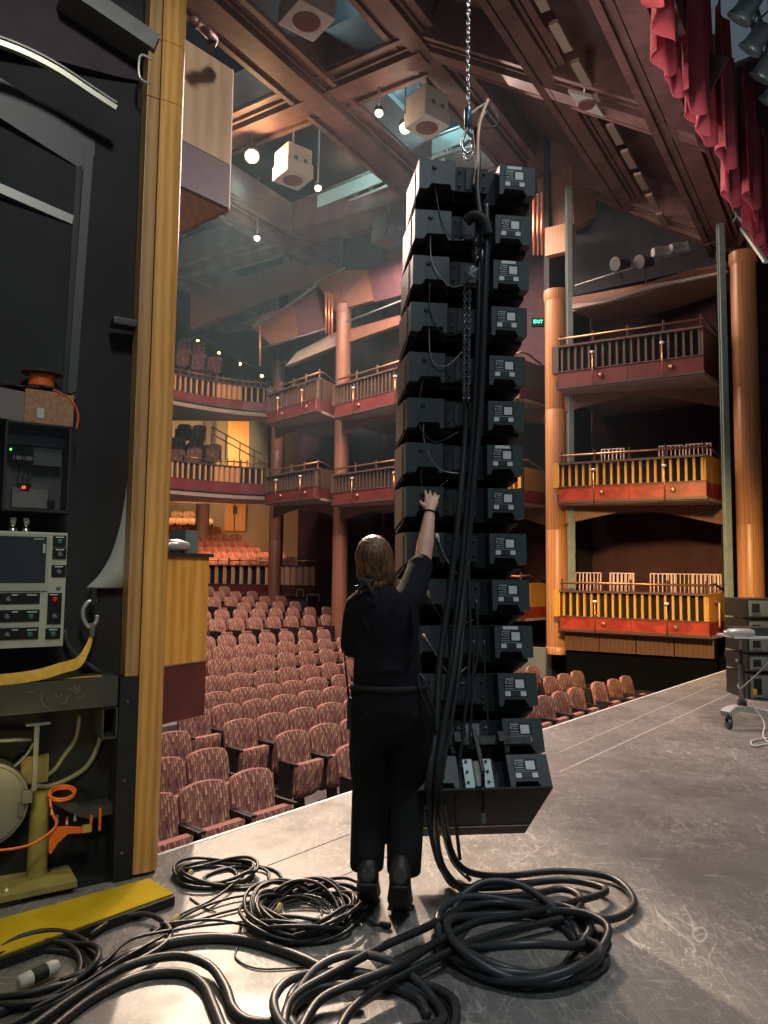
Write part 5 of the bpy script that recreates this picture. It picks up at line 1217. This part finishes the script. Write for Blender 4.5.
# jumper leads looping down the left pods
LEAD = mat('black_lead', (.03, .034, .034), .4); PLUG = mat('pinkish_plug', (.75, .45, .36), .35, .5); CORD = mat('grey_lead', (.26, .27, .25), .45)
JC = [((433, 172), (440, 215), (452, 238), (468, 240)), ((431, 222), (432, 262), (450, 286), (466, 283)), ((431, 268), (430, 310), (444, 334), (463, 332)), ((429, 314), (431, 358), (446, 366), (462, 352)),
      ((426, 364), (418, 418), (434, 442), (458, 432)), ((425, 409), (424, 440), (438, 468), (462, 474)), ((425, 451), (421, 478), (428, 494), (448, 480)), ((437, 536), (446, 558), (460, 576), (470, 574)),
      ((427, 592), (436, 610), (450, 626), (474, 620)), ((424, 636), (436, 654), (452, 676), (470, 664))]
for i, pts in enumerate(JC):
    Y0 = CABS[min(i if i < 7 else i+1, 12)][2]-.03
    path = smooth_path([W(x, y, Y0-(.05 if i > 6 else 0)-.03*(1 if 0 < j < 3 else 0)) for j, (x, y) in enumerate(pts)], 6)
    o = MB().tube(path, .0036, 6).build('jumper_lead', CORD if i % 2 else LEAD); tag(o, 'thin looping lead plugged into the left side of the array, %s from the top' % ORD[i], 'cable', 'jumper leads on the speaker array')
    dr_ = (path[1]-path[0]).normalized()
    MB().lathe(path[0]-dr_*.012, dr_, [(.008, 0), (.011, .006), (.011, .024), (.007, .030), (.005, .046)], 10).build('plug', PLUG if i not in (0, 7) else mat('pale_plug', (.7, .66, .66), .4), o, True)

# ================================================================== CABLES
RUB = mat('black_rubber', (.022, .023, .024), .42, bump=.08, scale=60, spec=.4)
RUBG = mat('grey_black_rubber', (.045, .047, .05), .4, spec=.45)
def cable(pts, r, label, m=RUB, name='power_cable', k=7, n=10, closed=False, group=None):
    o = MB().tube(smooth_path(pts, k, closed), r, n, closed=closed).build(name, m); return tag(o, label, 'cable', group)
def fl(px, py, h=.0): return Wz(px, py, h)
R1 = .0172
# thick cables falling down the middle of the array, then over the floor
cable([W(486, 205, 3.93), W(487, 240, 3.90), W(485, 300, 3.90), W(481, 400, 3.92), W(474, 480, 3.9), W(465, 580, 3.85), W(455, 660, 3.72), W(443, 730, 3.62), W(436, 790, 3.58), fl(438, 850, .18), fl(450, 878, .05), fl(475, 895, .03), fl(520, 897, .03), fl(560, 889, .03), fl(580, 897, .04), fl(574, 914, .05), fl(540, 924, .05), fl(505, 931, .06), fl(462, 946, .07), fl(420, 966, .07), fl(378, 988, .06), fl(350, 1012, .05), fl(335, 1040, .04)], R1, 'thick black cable falling down the array, then looping right and back to the lower coil')
cable([W(478, 215, 3.95), W(479, 300, 3.93), W(474, 420, 3.95), W(466, 520, 3.9), W(456, 620, 3.82), W(447, 700, 3.68), W(441, 770, 3.6), fl(447, 835, .25), fl(462, 868, .08), fl(500, 876, .03), fl(560, 871, .03), fl(612, 878, .03), fl(634, 900, .03), fl(622, 916, .03), fl(590, 920, .04), fl(540, 911, .06), fl(500, 903, .06), fl(465, 908, .07), fl(425, 928, .08), fl(380, 948, .09), fl(335, 972, .09), fl(300, 992, .07), fl(286, 1012, .05), fl(284, 1040, .04)], R1, 'thick black cable making the widest loop on the floor right of the array')
cable([W(467, 330, 3.96), W(466, 420, 3.97), W(460, 500, 3.9), W(450, 590, 3.84), W(440, 660, 3.76), W(436, 730, 3.64), W(428, 790, 3.56), fl(434, 845, .2), fl(444, 872, .06), fl(458, 886, .03), fl(500, 887, .03), fl(560, 880, .03), fl(598, 886, .04), fl(604, 893, .05), fl(570, 903, .06), fl(520, 915, .08), fl(480, 921, .1), fl(440, 940, .1), fl(400, 965, .1), fl(350, 985, .09), fl(318, 1002, .07), fl(296, 1040, .05)], R1, 'thick black cable nearest the person, sweeping back under the others')
cable([W(482, 250, 3.95), W(476, 380, 3.96), W(471, 500, 3.93), W(466, 600, 3.88), W(458, 680, 3.72), W(448, 740, 3.64), W(440, 800, 3.6), fl(450, 856, .10), fl(470, 880, .03)], .011, 'medium black cable running down between the thicker cables')
for i, (a, rr_) in enumerate((([(468, 560), (470, 620), (468, 680), (462, 740), (455, 800), (460, 860)], .009), ([(452, 640), (446, 700), (432, 720), (424, 760), (428, 820), (440, 868)], .010), ([(476, 600), (478, 640), (474, 672), (462, 684), (448, 672)], .007), ([(484, 640), (486, 700), (490, 736)], .005), ([(474, 640), (472, 700), (470, 740)], .006))):
    pts = [W(x, y, 3.86-.0009*max(0, y-560)) for x, y in a]
    if pts[-1].z < .03: pts[-1].z = .03
    cable(pts, rr_, 'thin black cable hanging at the lower array, %s of five' % ORD[i], RUB, 'signal_cable')
# connector cluster and wrapped sleeve at the top
cable([W(476, 128, 4.1), W(478, 160, 4.0), W(477, 190, 3.95), W(480, 215, 3.92)], .017, 'black sleeved cable leaving the top hook', RUB)
cable([W(488, 100, 4.2), W(481, 118, 4.1), W(478, 136, 4.02), W(477, 165, 3.98), W(474, 185, 3.96)], .010, 'copper-coloured rope hanging from the top hook down to the top cabinet', mat('copper_rope', (.60, .33, .22), .5), 'rope')  # rope in a plain copper tone
cable([W(488, 102, 4.2), W(470, 116, 4.18), W(472, 134, 4.15), W(485, 112, 4.18)], .008, 'pale rope sling tied above the array', mat('pale_rope', (.5, .52, .5), .5), 'rope')
cable([W(490, 104, 4.2), W(499, 118, 4.2), W(496, 126, 4.2), W(484, 128, 4.15)], .005, 'thin loose lead hooking out right of the sling', LEAD, 'signal_cable')
cn = thing('cable_connector', 'large black multi-way connector hanging at the cable bundle near the second cabinet', 'connector', W(476, 240, 3.9))
MB().tube(smooth_path([W(466, 222, 3.9), W(474, 216, 3.88), W(484, 222, 3.88), W(488, 236, 3.88)], 5), .030, 10).build('cable_wrap', JET, cn, True)
MB().lathe(W(476, 238, 3.9), (-.02, 0, -1), [(.018, 0), (.022, .01), (.022, .05), (.018, .055), (.018, .07), (.024, .075), (.024, .12), (.016, .13)], 16).build('connector_shell', mat('dark_connector', (.03, .032, .034), .3, .4), cn, True)
MB().lathe(W(471, 268, 3.9), (-.03, 0, -1), [(.030, 0), (.036, .01), (.034, .06), (.030, .07), (.030, .09)], 16).build('lower_shell', mat('grey_tape', (.10, .10, .11), .4), cn, True)
tg = MB()
for a, b_ in (((462, 282), (478, 268)), ((464, 270), (482, 282)), ((475, 262), (478, 256))): tg.tube([W(*a, 3.85), W(*b_, 3.85)], .003, 5)
tg.build('tie_ends', STEEL, cn, True)
# studded black chain sleeve
cs_ = thing('chain_sleeve', 'dark glinting chain hanging doubled in the middle of the array', 'chain', W(466, 380, 3.9))
for sgn in (-1, 1):
    mb = MB(); z_ = W(467, 290, 3.92).z; zb2 = W(465, 402, 3.92).z; k = 0
    while z_ > zb2:
        px_ = 467+sgn*2.3-(k*.02); c = W(px_, 300, 3.92); pts = []
        for q in range(8):
            th = 2*PI*q/8; r_ = .008*math.cos(th); pts.append(Vector((c.x+(r_ if k % 2 else r_*.3), 3.915+(0 if k % 2 else r_), z_+.013*math.sin(th))))
        mb.tube(pts, .0035, 5, closed=True); z_ -= .019; k += 1
    mb.build('chain_run', mat('dark_chain', (.18, .17, .18), .3, .9), cs_, True)
# floor coils
def coil(cx, cy, radii, r, label, m=RUB, tilt=0, seed=1, name='cable_coil', asp=1.0, tail=None, jit=1.0):
    random.seed(seed); c = Wz(cx, cy, 0); pts = []; nl = len(radii); N = 14; h = r
    for i, R_ in enumerate(radii):
        ox, oy = random.uniform(-.03, .03)*jit, random.uniform(-.03, .03)*jit; Rn = radii[(i+1) % nl]; ph = random.uniform(0, 6)
        for q in range(N):
            t = q/N; th = 2*PI*t; R2 = R_+(Rn-R_)*t if i < nl-1 else R_
            wob = 1+.05*math.sin(2*th+ph)+.03*math.sin(3*th+ph*2)
            zz_ = r+(min(i, 9)*.75*r*1.5)*(.55+.45*math.sin(th*2+ph))
            pts.append(Vector((c.x+ox+R2*wob*math.cos(th), c.y+oy+R2*wob*asp*math.sin(th), max(r, zz_))))
    if tail: pts += tail
    o = MB().tube(smooth_path(pts, 4), r, 8).build(name, m); return tag(o, label, 'cable coil')
coil(520, 948, [.25, .31, .34, .28, .36, .33, .30], R1, 'large coil of thick black cable on the grey floor right of the person', RUBG, seed=5, asp=.95, jit=1.9)
coil(362, 1018, [.22, .30, .26, .32, .28], R1, 'coil of thick black cable cut by the bottom edge of the picture', RUBG, seed=9, asp=.85)
coil(303, 920, [.17, .20, .23, .25, .22, .26, .19, .24, .27, .21, .23, .25, .18, .22, .20, .24, .26, .19, .23, .21], .0085, 'dense round coil of black cables left of the person', RUB, seed=11)
coil(301, 917, [.12, .15, .17, .14, .18, .16, .19, .13, .20], .0045, 'inner coil of thin glinting grey wires lying in the dense coil', mat('grey_wire', (.13, .13, .125), .3), seed=14)
coil(300, 914, [.13, .16, .14], .004, 'thin blue wire wound on top of the dense coil', mat('blue_wire', (.10, .28, .5), .35), seed=21)
coil(304, 912, [.15, .11], .0035, 'thin white wire wound on top of the dense coil', mat('white_wire', (.6, .6, .58), .4), seed=23)
coil(214, 876, [.15, .18, .20, .17, .21, .19], .009, 'loose coil of black cable nearest the oak post', RUB, seed=31, asp=.8)
coil(240, 880, [.22, .17], .008, 'wide single loop lying over the coil nearest the oak post', RUB, seed=33, asp=.7)
coil(32, 978, [.20, .23, .18, .25, .21], .012, 'dark coil of black cable in the lower left corner', RUB, seed=41)
# long floor runs
cable([fl(15, 1040, .03), fl(75, 997, .03), fl(125, 967, .04), fl(175, 956, .05), fl(208, 965, .04), (fl(225, 987, .03)), fl(234, 1010, .02), fl(252, 1022, .02), fl(285, 1020, .03), fl(296, 1003, .05), fl(320, 988, .06), fl(360, 985, .06)], .018, 'thick black cable arching across the beige floor at the lower left', RUB)
cable([fl(35, 1044, .02), fl(90, 1000, .02), fl(140, 976, .02), fl(182, 973, .02), fl(203, 985, .02), fl(213, 1005, .02), fl(228, 1044, .02)], .018, 'second thick black cable arching inside the first at the lower left', RUB)
cable([fl(-20, 1020, .02), fl(60, 985, .02), fl(120, 958, .02), fl(180, 941, .02), fl(235, 939, .02), fl(285, 952, .02), fl(322, 968, .02), fl(350, 984, .02)], .021, 'thickest black cable running straight past the dense coil', RUB)
cable([fl(-20, 1040, .02), fl(40, 1010, .02), fl(100, 980, .04), fl(160, 948, .03), fl(170, 930, .03), fl(150, 915, .03), fl(118, 918, .03), fl(90, 935, .03)], .012, 'black cable curling back beside the yellow board', RUB)
for i, pts in enumerate((((255, 905), (225, 912), (190, 922), (150, 930)), ((262, 895), (235, 897), (200, 908), (168, 925)), ((250, 870), (215, 898), (180, 915), (150, 935)), ((310, 925), (250, 922), (200, 926), (165, 932)), ((330, 935), (270, 930), (215, 920), (160, 924)), ((165, 935), (120, 960), (80, 985), (30, 1010)), ((172, 930), (130, 940), (100, 965), (60, 980)))):
    cable([fl(x, y, .012+.006*i) for x, y in pts], .0065, 'thin black cable in the bundle between the floor coils, %s of seven' % ORD[i], RUB, 'signal_cable')
for i, (pts) in enumerate((((238, 946), (236, 958), (255, 968), (290, 968), (330, 962)), ((190, 898), (205, 908), (216, 912)))):
    cable([fl(x, y, .006) for x, y in pts], .004, 'thin stray wire on the beige floor, %s' % ('below the dense coil' if i == 0 else 'beside the post coil'), RUB, 'wire')
cable([fl(352, 905, .03), fl(366, 918, .02), fl(374, 924, .015), fl(384, 925, .015)], .007, 'short cable tail ending by the person\'s feet', RUB, 'signal_cable')
o = MB().lathe(fl(380, 924, .016), (fl(392, 926, .016)-fl(380, 924, .016)), [(.011, 0), (.014, .01), (.014, .045), (.010, .05)], 12).build('cable_plug', BLACK); tag(o, 'black cable plug lying by the person\'s feet', 'plug')
for i, (x, y) in enumerate(((190, 874), (279, 908), (176, 920))):
    c = fl(x, y, .03); o = MB().lathe(c, (.3, .5, .5), [(.012, -.02), (.014, -.015), (.014, .015), (.012, .02)], 10).build('cable_tie', mat('yellow_tape', (.6, .48, .16), .5)); tag(o, 'yellow tape tie on the cables, %s' % ['on the coil by the oak post', 'on the left of the dense coil', 'on the bundle by the yellow board'][i], 'cable tie')
a = fl(18, 984, .035); b_ = fl(56, 966, .04); d_ = (b_-a).normalized()
pl = thing('cable_joiner', 'white and black cable connector lying on the lower left coil', 'connector', a)
MB().lathe(a, d_, [(.016, 0), (.026, .005), (.028, .05)], 18).build('white_end', mat('cream_plastic', (.62, .60, .50), .4), pl, True)
MB().lathe(a+d_*.052, d_, [(.027, 0), (.027, .055)], 18).build('black_middle', BLACK, pl, True)
MB().lathe(a+d_*.109, d_, [(.028, 0), (.028, .03), (.022, .045)], 18).build('white_end', mat('cream_plastic', (.62, .6, .5)), pl, True)

# ================================================================== THE PERSON
PP = thing('person', 'person in black t-shirt and trousers, seen from behind on tiptoe, reaching up to the speakers', 'person', Vector((0.03, 3.55, 0)))
def P3(px, py, Y): return W(px, py, Y)
def loft(mb, rings, n=20, mi=0):
    """rings: (centre, rx, ry[, right, fwd]); closed tube with rounded ends"""
    vs = []; m = len(rings)
    for r in rings:
        c, rx, ry = r[0], r[1], r[2]; rt = Vector(r[3]) if len(r) > 3 else Vector((1, 0, 0)); fw = Vector(r[4]) if len(r) > 4 else Vector((0, 1, 0))
        for k in range(n):
            a = 2*PI*k/n; vs.append(Vector(c)+rt*rx*math.cos(a)+fw*ry*math.sin(a))
    fs = [(i*n+k, i*n+(k+1) % n, (i+1)*n+(k+1) % n, (i+1)*n+k) for i in range(m-1) for k in range(n)]
    fs += [list(range(n-1, -1, -1)), [(m-1)*n+k for k in range(n)]]
    return mb.add(vs, fs, mi, True)
def limb(mb, pts, rs, n=14, ends=True):
    P_ = smooth_path(pts, 5); m = len(P_); R_ = []
    for i in range(m):
        t = i/(m-1)*(len(rs)-1); k = min(int(t), len(rs)-2); R_.append(rs[k]+(rs[k+1]-rs[k])*(t-k))
    if ends:
        d0 = (P_[0]-P_[1]).normalized(); d1 = (P_[-1]-P_[-2]).normalized()
        P_ = [P_[0]+d0*R_[0]*.8, P_[0]+d0*R_[0]*.5]+P_+[P_[-1]+d1*R_[-1]*.5, P_[-1]+d1*R_[-1]*.8]
        R_ = [R_[0]*.35, R_[0]*.8]+R_+[R_[-1]*.8, R_[-1]*.35]
    return mb.tube(P_, R_, n)
def ellipsoid(mb, c, rx, ry, rz, M=None, n=18, m=12):
    c = Vector(c); M = M or Matrix.Identity(3); vs = []
    for j in range(m+1):
        t = PI*(j+.0001)/(m+.0002)
        for k in range(n):
            a = 2*PI*k/n; vs.append(c+M @ Vector((rx*math.sin(t)*math.cos(a), ry*math.sin(t)*math.sin(a), rz*math.cos(t))))
    fs = [(j*n+k, j*n+(k+1) % n, (j+1)*n+(k+1) % n, (j+1)*n+k) for j in range(m) for k in range(n)]+[list(range(n)), list(range((m+1)*n-1, m*n-1, -1))]
    return mb.add(vs, fs, 0, True)
def fuse(o, vox, smooth=4, fac=.5):
    r = o.modifiers.new('r', 'REMESH'); r.mode = 'VOXEL'; r.voxel_size = vox; r.use_smooth_shade = True
    s = o.modifiers.new('s', 'SMOOTH'); s.factor = fac; s.iterations = smooth; return o
SKIN = mat('skin', (.66, .36, .25), .5, var=.06, scale=10)
SHIRT = mat('black_tshirt', (.008, .0075, .011), .9, var=.3, scale=5, bump=.5, spec=.25)
TROU = mat('black_trousers', (.006, .006, .0075), .85, var=.3, scale=6, bump=.5, spec=.25)
sR, eR, wR = P3(407, 601, 3.62), P3(423, 560, 3.80), P3(430, 511, 3.93)
sL, eL, wL = P3(360, 606, 3.62), P3(352, 648, 3.66), P3(366, 664, 3.88)
hipR, kR, aR = P3(409, 715, 3.60), P3(407, 788, 3.64), P3(404, 866, 3.50)
hipL, kL, aL = P3(373, 715, 3.60), P3(370, 788, 3.66), P3(367, 862, 3.55)
hc = P3(375, 561, 3.63)
HT = Matrix.Rotation(math.radians(18), 3, 'X') @ Matrix.Rotation(math.radians(-8), 3, 'Y')   # head tipped back, looking up
b = MB()
loft(b, [(P3(389, 738, 3.6), .12, .09), (P3(389, 705, 3.6), .16, .11), (P3(388, 675, 3.6), .14, .095), (P3(386, 640, 3.6), .14, .10), (P3(384, 612, 3.6), .15, .10), (P3(382, 598, 3.6), .13, .085), (P3(380, 590, 3.6), .07, .06)])
limb(b, [P3(381, 598, 3.6), P3(378, 580, 3.61), hc-Vector((0, 0, .04))], [.058, .052, .052])
ellipsoid(b, hc, .074, .092, .108, HT); ellipsoid(b, hc+HT @ Vector((0, .035, -.05)), .052, .06, .058, HT)
ellipsoid(b, hc+HT @ Vector((0, .098, -.012)), .013, .022, .026, HT)           # nose
ellipsoid(b, hc+HT @ Vector((0, .085, -.055)), .024, .012, .010, HT)            # lips
ellipsoid(b, hc+HT @ Vector((0, .080, .024)), .052, .014, .012, HT)             # brow
for sx in (-1, 1): ellipsoid(b, hc+HT @ Vector((sx*.076, .0, -.01)), .010, .020, .032, HT)
limb(b, [P3(396, 602, 3.6), sR, eR], [.055, .056, .043]); limb(b, [eR, eR.lerp(wR, .35), wR], [.043, .045, .026])
limb(b, [P3(370, 604, 3.6), sL, eL], [.055, .054, .042]); limb(b, [eL, eL.lerp(wL, .35), wL], [.042, .043, .026])
for h_, k_, a_ in ((hipR, kR, aR), (hipL, kL, aL)):
    limb(b, [h_, h_.lerp(k_, .5), k_], [.088, .078, .056]); limb(b, [k_, k_.lerp(a_, .35), a_], [.055, .058, .036])
def hand(mb, wr, up, rt, back, curl, spread, sc=1.0):
    """wr wrist; up: along palm; rt: toward thumb side; back: dorsal direction"""
    up = up.normalized(); rt = (rt-up*rt.dot(up)).normalized(); back = back-up*back.dot(up)-rt*back.dot(rt); back.normalize()
    loft(mb, [(wr-up*.01, .024, .018, rt, back), (wr+up*.02, .031, .016, rt, back), (wr+up*.055, .040, .0145, rt, back), (wr+up*.080, .039, .012, rt, back), (wr+up*.088, .030, .008, rt, back)], 14)
    for i, (off, L, rr) in enumerate(((.029, .076, .0088), (.010, .086, .009), (-.010, .079, .0086), (-.028, .062, .0078))):
        base = wr+up*.078+rt*off; d = (up+rt*spread*off*8).normalized(); c = curl*(1+.15*i); pts = [base-up*.02, base]
        p = base; ang = c*.5
        for s in (.45, .32, .23):
            dd2 = d*math.cos(ang)-back*math.sin(ang); p = p+dd2*L*s; pts.append(p); ang += c
        limb(mb, pts, [rr*1.05, rr*1.1, rr, rr*.95, rr*.8], 8)
    tb_ = wr+up*.022+rt*.026; pts = [wr+up*.008+rt*.012, tb_, tb_+(up*.6+rt*.7-back*.25).normalized()*.034, tb_+(up*.8+rt*.55-back*.5).normalized()*.062]
    limb(mb, pts, [.013, .0125, .0105, .009], 8)
hand(b, wR, P3(433, 490, 3.99)-wR, Vector((-1, 0, .1)), Vector((0, -1, .3)), .38, .95)
hand(b, wL, Vector((.25, .9, .25)), Vector((.3, 0, 1)), Vector((-1, .2, .1)), .5, .8)
o = b.build('body', SKIN, PP, True); fuse(o, .0048, 2, .4)
eb_ = MB()
for sx in (-1, 1): ellipsoid(eb_, hc+HT @ Vector((sx*.030, .080, .008)), .012, .010, .009, HT, 10, 6)
eb_.build('eyes', mat('eye_white', (.7, .68, .65), .2), PP, True)
# t-shirt
s = MB()
loft(s, [(P3(388, 686, 3.60), .172, .120), (P3(388, 676, 3.60), .168, .118), (P3(387, 655, 3.60), .160, .118), (P3(385, 630, 3.60), .166, .120), (P3(384, 612, 3.60), .172, .115), (P3(383, 600, 3.60), .155, .098), (P3(381, 592, 3.60), .11, .082), (P3(379, 586, 3.60), .068, .068), (P3(379, 582, 3.6), .060, .060)])
limb(s, [P3(392, 606, 3.6), sR+Vector((0, 0, -.005)), eR.lerp(sR, .12)], [.082, .080, .062]); limb(s, [P3(374, 608, 3.6), sL, eL.lerp(sL, .02)], [.078, .074, .060])
s.lathe(eR.lerp(sR, .30), (eR-sR), [(.060, -.02), (.069, .03), (.068, .045), (.05, .046)], 18)
loft(s, [(P3(386, 650, 3.52), .05, .03), (P3(388, 672, 3.50), .07, .03)], 12)
# folds: shallow ridges running from the raised shoulder
for a_, b2 in (((405, 610), (396, 655)), ((412, 606), (410, 650)), ((398, 598), (380, 625)), ((360, 612), (368, 640)), ((376, 596), (366, 612)), ((414, 640), (402, 672)), ((365, 655), (378, 676))):
    limb(s, [P3(*a_, 3.52), P3((a_[0]+b2[0])/2+2, (a_[1]+b2[1])/2, 3.500), P3(*b2, 3.51)], [.010, .014, .008], 8)
o = s.build('t_shirt', SHIRT, PP, True); fuse(o, .0075, 5)
# trousers
s = MB()
loft(s, [(P3(389, 676, 3.60), .160, .112), (P3(390, 690, 3.60), .188, .128), (P3(391, 708, 3.60), .200, .138), (P3(391, 728, 3.60), .196, .130), (P3(390, 742, 3.60), .165, .10)])
for h_, k_, a_, sg in ((hipR, kR, aR, 1), (hipL, kL, aL, -1)):
    limb(s, [h_+Vector((0, 0, -.02)), h_.lerp(k_, .5)+Vector((sg*.006, 0, 0)), k_, k_.lerp(a_, .5), a_+Vector((0, -.01, .02))], [.108, .104, .088, .084, .080], 16, ends=False)
    s.lathe(a_+Vector((0, -.01, .03)), (0, 0, -1), [(.074, -.02), (.080, .02), (.078, .055), (.06, .056)], 18)
    limb(s, [h_+Vector((sg*.03, -.11, .02)), h_.lerp(k_, .3)+Vector((0, -.105, 0)), h_.lerp(k_, .7)+Vector((0, -.095, 0))], [.012, .016, .008], 8)
o = s.build('trousers', TROU, PP, True); fuse(o, .0075, 5)
loft(MB(), []) if False else None
bl = MB(); loft(bl, [(P3(389, 689, 3.60), .191, .132), (P3(389, 683, 3.60), .186, .130)], 28); bl.build('belt', JET, PP, True)
# shoes on tiptoe
for nm, toe, heel in (('L', Wz(368, 901, .0), P3(368, 874, 3.44)), ('R', Wz(401, 909, .0), P3(400, 876, 3.36))):
    toe = Vector((toe.x, toe.y+.12, .028)); f = (toe-heel).normalized(); rt = f.cross(Vector((0, 0, 1))).normalized(); up = rt.cross(f).normalized(); L = .265
    ball = Vector((heel.x*.4+toe.x*.6, heel.y*.38+toe.y*.62, .050))
    sh_ = MB(); 
    loft(sh_, [(heel-Vector((0, .012, -.0)), .034, .032, rt, up), (heel+f*.015, .050, .052, rt, up), (heel.lerp(ball, .4)+up*.008, .050, .052, rt, up), (ball+up*.004, .062, .044, rt, up), (toe.lerp(ball, .35), .058, .036, rt, Vector((0, 0, 1))), (toe, .040, .024, rt, Vector((0, 0, 1))), (toe+Vector((0, .018, 0)), .02, .014, rt, Vector((0, 0, 1)))], 16)
    limb(sh_, [heel+f*.035+up*.02, heel+f*.055+Vector((0, .02, .055))], [.050, .044], 14)
    o = sh_.build('shoe', mat('black_shoe', (.014, .014, .015), .55, bump=.3, scale=50), PP, True); fuse(o, .006, 3)
    so = MB(); loft(so, [(heel-up*.046-f*.006, .038, .007, rt, up), (heel.lerp(ball, .5)-up*.044, .042, .008, rt, up), (ball-up*.038, .060, .008, rt, up)], 14)
    so.build('sole', mat('black_sole', (.02, .02, .021), .8), o, True)
# hair, hair tie
HAIR = bpy.data.materials.new('blond_brown_hair'); HAIR.use_nodes = True; nt = HAIR.node_tree; bb = nt.nodes['Principled BSDF']; bb.inputs['Roughness'].default_value = .42
tc = nt.nodes.new('ShaderNodeTexCoord'); mp = nt.nodes.new('ShaderNodeMapping'); mp.inputs['Scale'].default_value = (1, 1, .10); n1 = nt.nodes.new('ShaderNodeTexNoise'); n1.inputs['Scale'].default_value = 95; n1.inputs['Detail'].default_value = 4; n1.inputs['Distortion'].default_value = .6
rp_ = nt.nodes.new('ShaderNodeValToRGB'); e_ = rp_.color_ramp.elements; e_[0].position = .35; e_[0].color = (.045, .018, .008, 1); e_[1].position = .75; e_[1].color = (.30, .14, .055, 1)
nt.links.new(tc.outputs['Object'], mp.inputs[0]); nt.links.new(mp.outputs[0], n1.inputs[0]); nt.links.new(n1.outputs[0], rp_.inputs[0]); nt.links.new(rp_.outputs[0], bb.inputs['Base Color'])
bp = nt.nodes.new('ShaderNodeBump'); bp.inputs['Strength'].default_value = .6; bp.inputs['Distance'].default_value = .01; nt.links.new(n1.outputs[0], bp.inputs['Height']); nt.links.new(bp.outputs[0], bb.inputs['Normal'])
h = MB(); ellipsoid(h, hc+HT @ Vector((0, -.016, .016)), .096, .106, .120, HT)
ellipsoid(h, hc+HT @ Vector((0, -.045, -.045)), .092, .072, .085, HT)
random.seed(12)
for k in range(22):
    a = -1.25+2.5*k/21; top = hc+HT @ Vector((.060*math.sin(a)*1.0, -.062*math.cos(a)-.030, .075)); mid = hc+HT @ Vector((.088*math.sin(a), -.075*math.cos(a)-.035, -.02)); tip = P3(369+random.uniform(-8, 11)+8*math.sin(a), 588+random.uniform(-5, 4), 3.53)
    limb(h, [top, mid, hc+HT @ Vector((.072*math.sin(a), -.055*math.cos(a)-.052, -.085)), tip], [.010, .013, .014, .005], 7)
for k in range(6): limb(h, [hc+HT @ Vector((.08, -.0, .02-.01*k)), P3(393+k*.6, 566+k*3, 3.60), P3(390+k*1.2, 580+k*2.4, 3.57)], [.008, .007, .003], 6)
o = h.build('hair', HAIR, PP, True); fuse(o, .0055, 1, .3)
t5 = MB(); tc_ = P3(366, 581, 3.515)
t5.tube(smooth_path([tc_+Vector((.030*math.cos(a), .01+.015*math.sin(a), .012*math.sin(a*2)+.010*math.cos(a))) for a in [2*PI*i/8 for i in range(8)]], 4, True), .011, 8, closed=True)
limb(t5, [tc_, P3(360, 588, 3.51), P3(358, 596, 3.51)], [.012, .010, .004], 8); limb(t5, [tc_, P3(371, 590, 3.50), P3(376, 597, 3.50)], [.012, .011, .004], 8)
o = t5.build('hair_tie', mat('dark_hair_tie', (.025, .022, .024), .8), PP, True); fuse(o, .005, 2)
# wristband
dw = (wR-eR).normalized(); c = wR-dw*.012; a1 = dw.orthogonal().normalized(); a2 = dw.cross(a1)
MB().tube([c+(a1*math.cos(t)+a2*math.sin(t))*.030 for t in [2*PI*i/24 for i in range(24)]], .0045, 8, closed=True).build('wristband', JET, PP, True)
# radio on the left hip, key clip on the right hip
rd = MB(); rd.box(P3(347, 728, 3.60), P3(355, 698, 3.56), bev=.006); o = rd.build('radio_body', BLACK, PP, True)
MB().tube([P3(349, 700, 3.58), P3(346, 672, 3.56), P3(344, 650, 3.56)], [.006, .005, .003], 8).build('radio_antenna', BLACK, o, True)
kc = MB().tube(smooth_path([P3(419, 674, 3.52), P3(427, 684, 3.50), P3(432, 700, 3.50), P3(431, 716, 3.50), P3(426, 704, 3.5), P3(420, 688, 3.5)], 5, True), .0045, 7, closed=True).build('key_clip', mat('dark_clip', (.10, .10, .10), .3, .8), PP, True)
MB().tube([P3(427, 690, 3.49), P3(434, 712, 3.49), P3(436, 735, 3.49)], .007, 7).build('clip_strap', JET, kc, True)

# ------------------------------------------------------------------ thin stage haze filling the auditorium
hz = bpy.data.materials.new('stage_haze'); hz.use_nodes = True; nt = hz.node_tree; nt.nodes.remove(nt.nodes['Principled BSDF'])
vs_ = nt.nodes.new('ShaderNodeVolumeScatter'); vs_.inputs['Density'].default_value = .0022; vs_.inputs['Anisotropy'].default_value = .2; vs_.inputs['Color'].default_value = (.55, .88, 1, 1)
nt.links.new(vs_.outputs[0], nt.nodes['Material Output'].inputs['Volume'])
o = MB().prism([UV(-6, .6, 2.8), UV(13.3, .6, 2.8), UV(13.3, 15, 2.8), UV(-6, 15, 2.8)], (0, 0, 9.4)).build('haze', hz); tag(o, 'thin blue-grey stage haze hanging under the ceiling', 'haze', None, 'stuff')
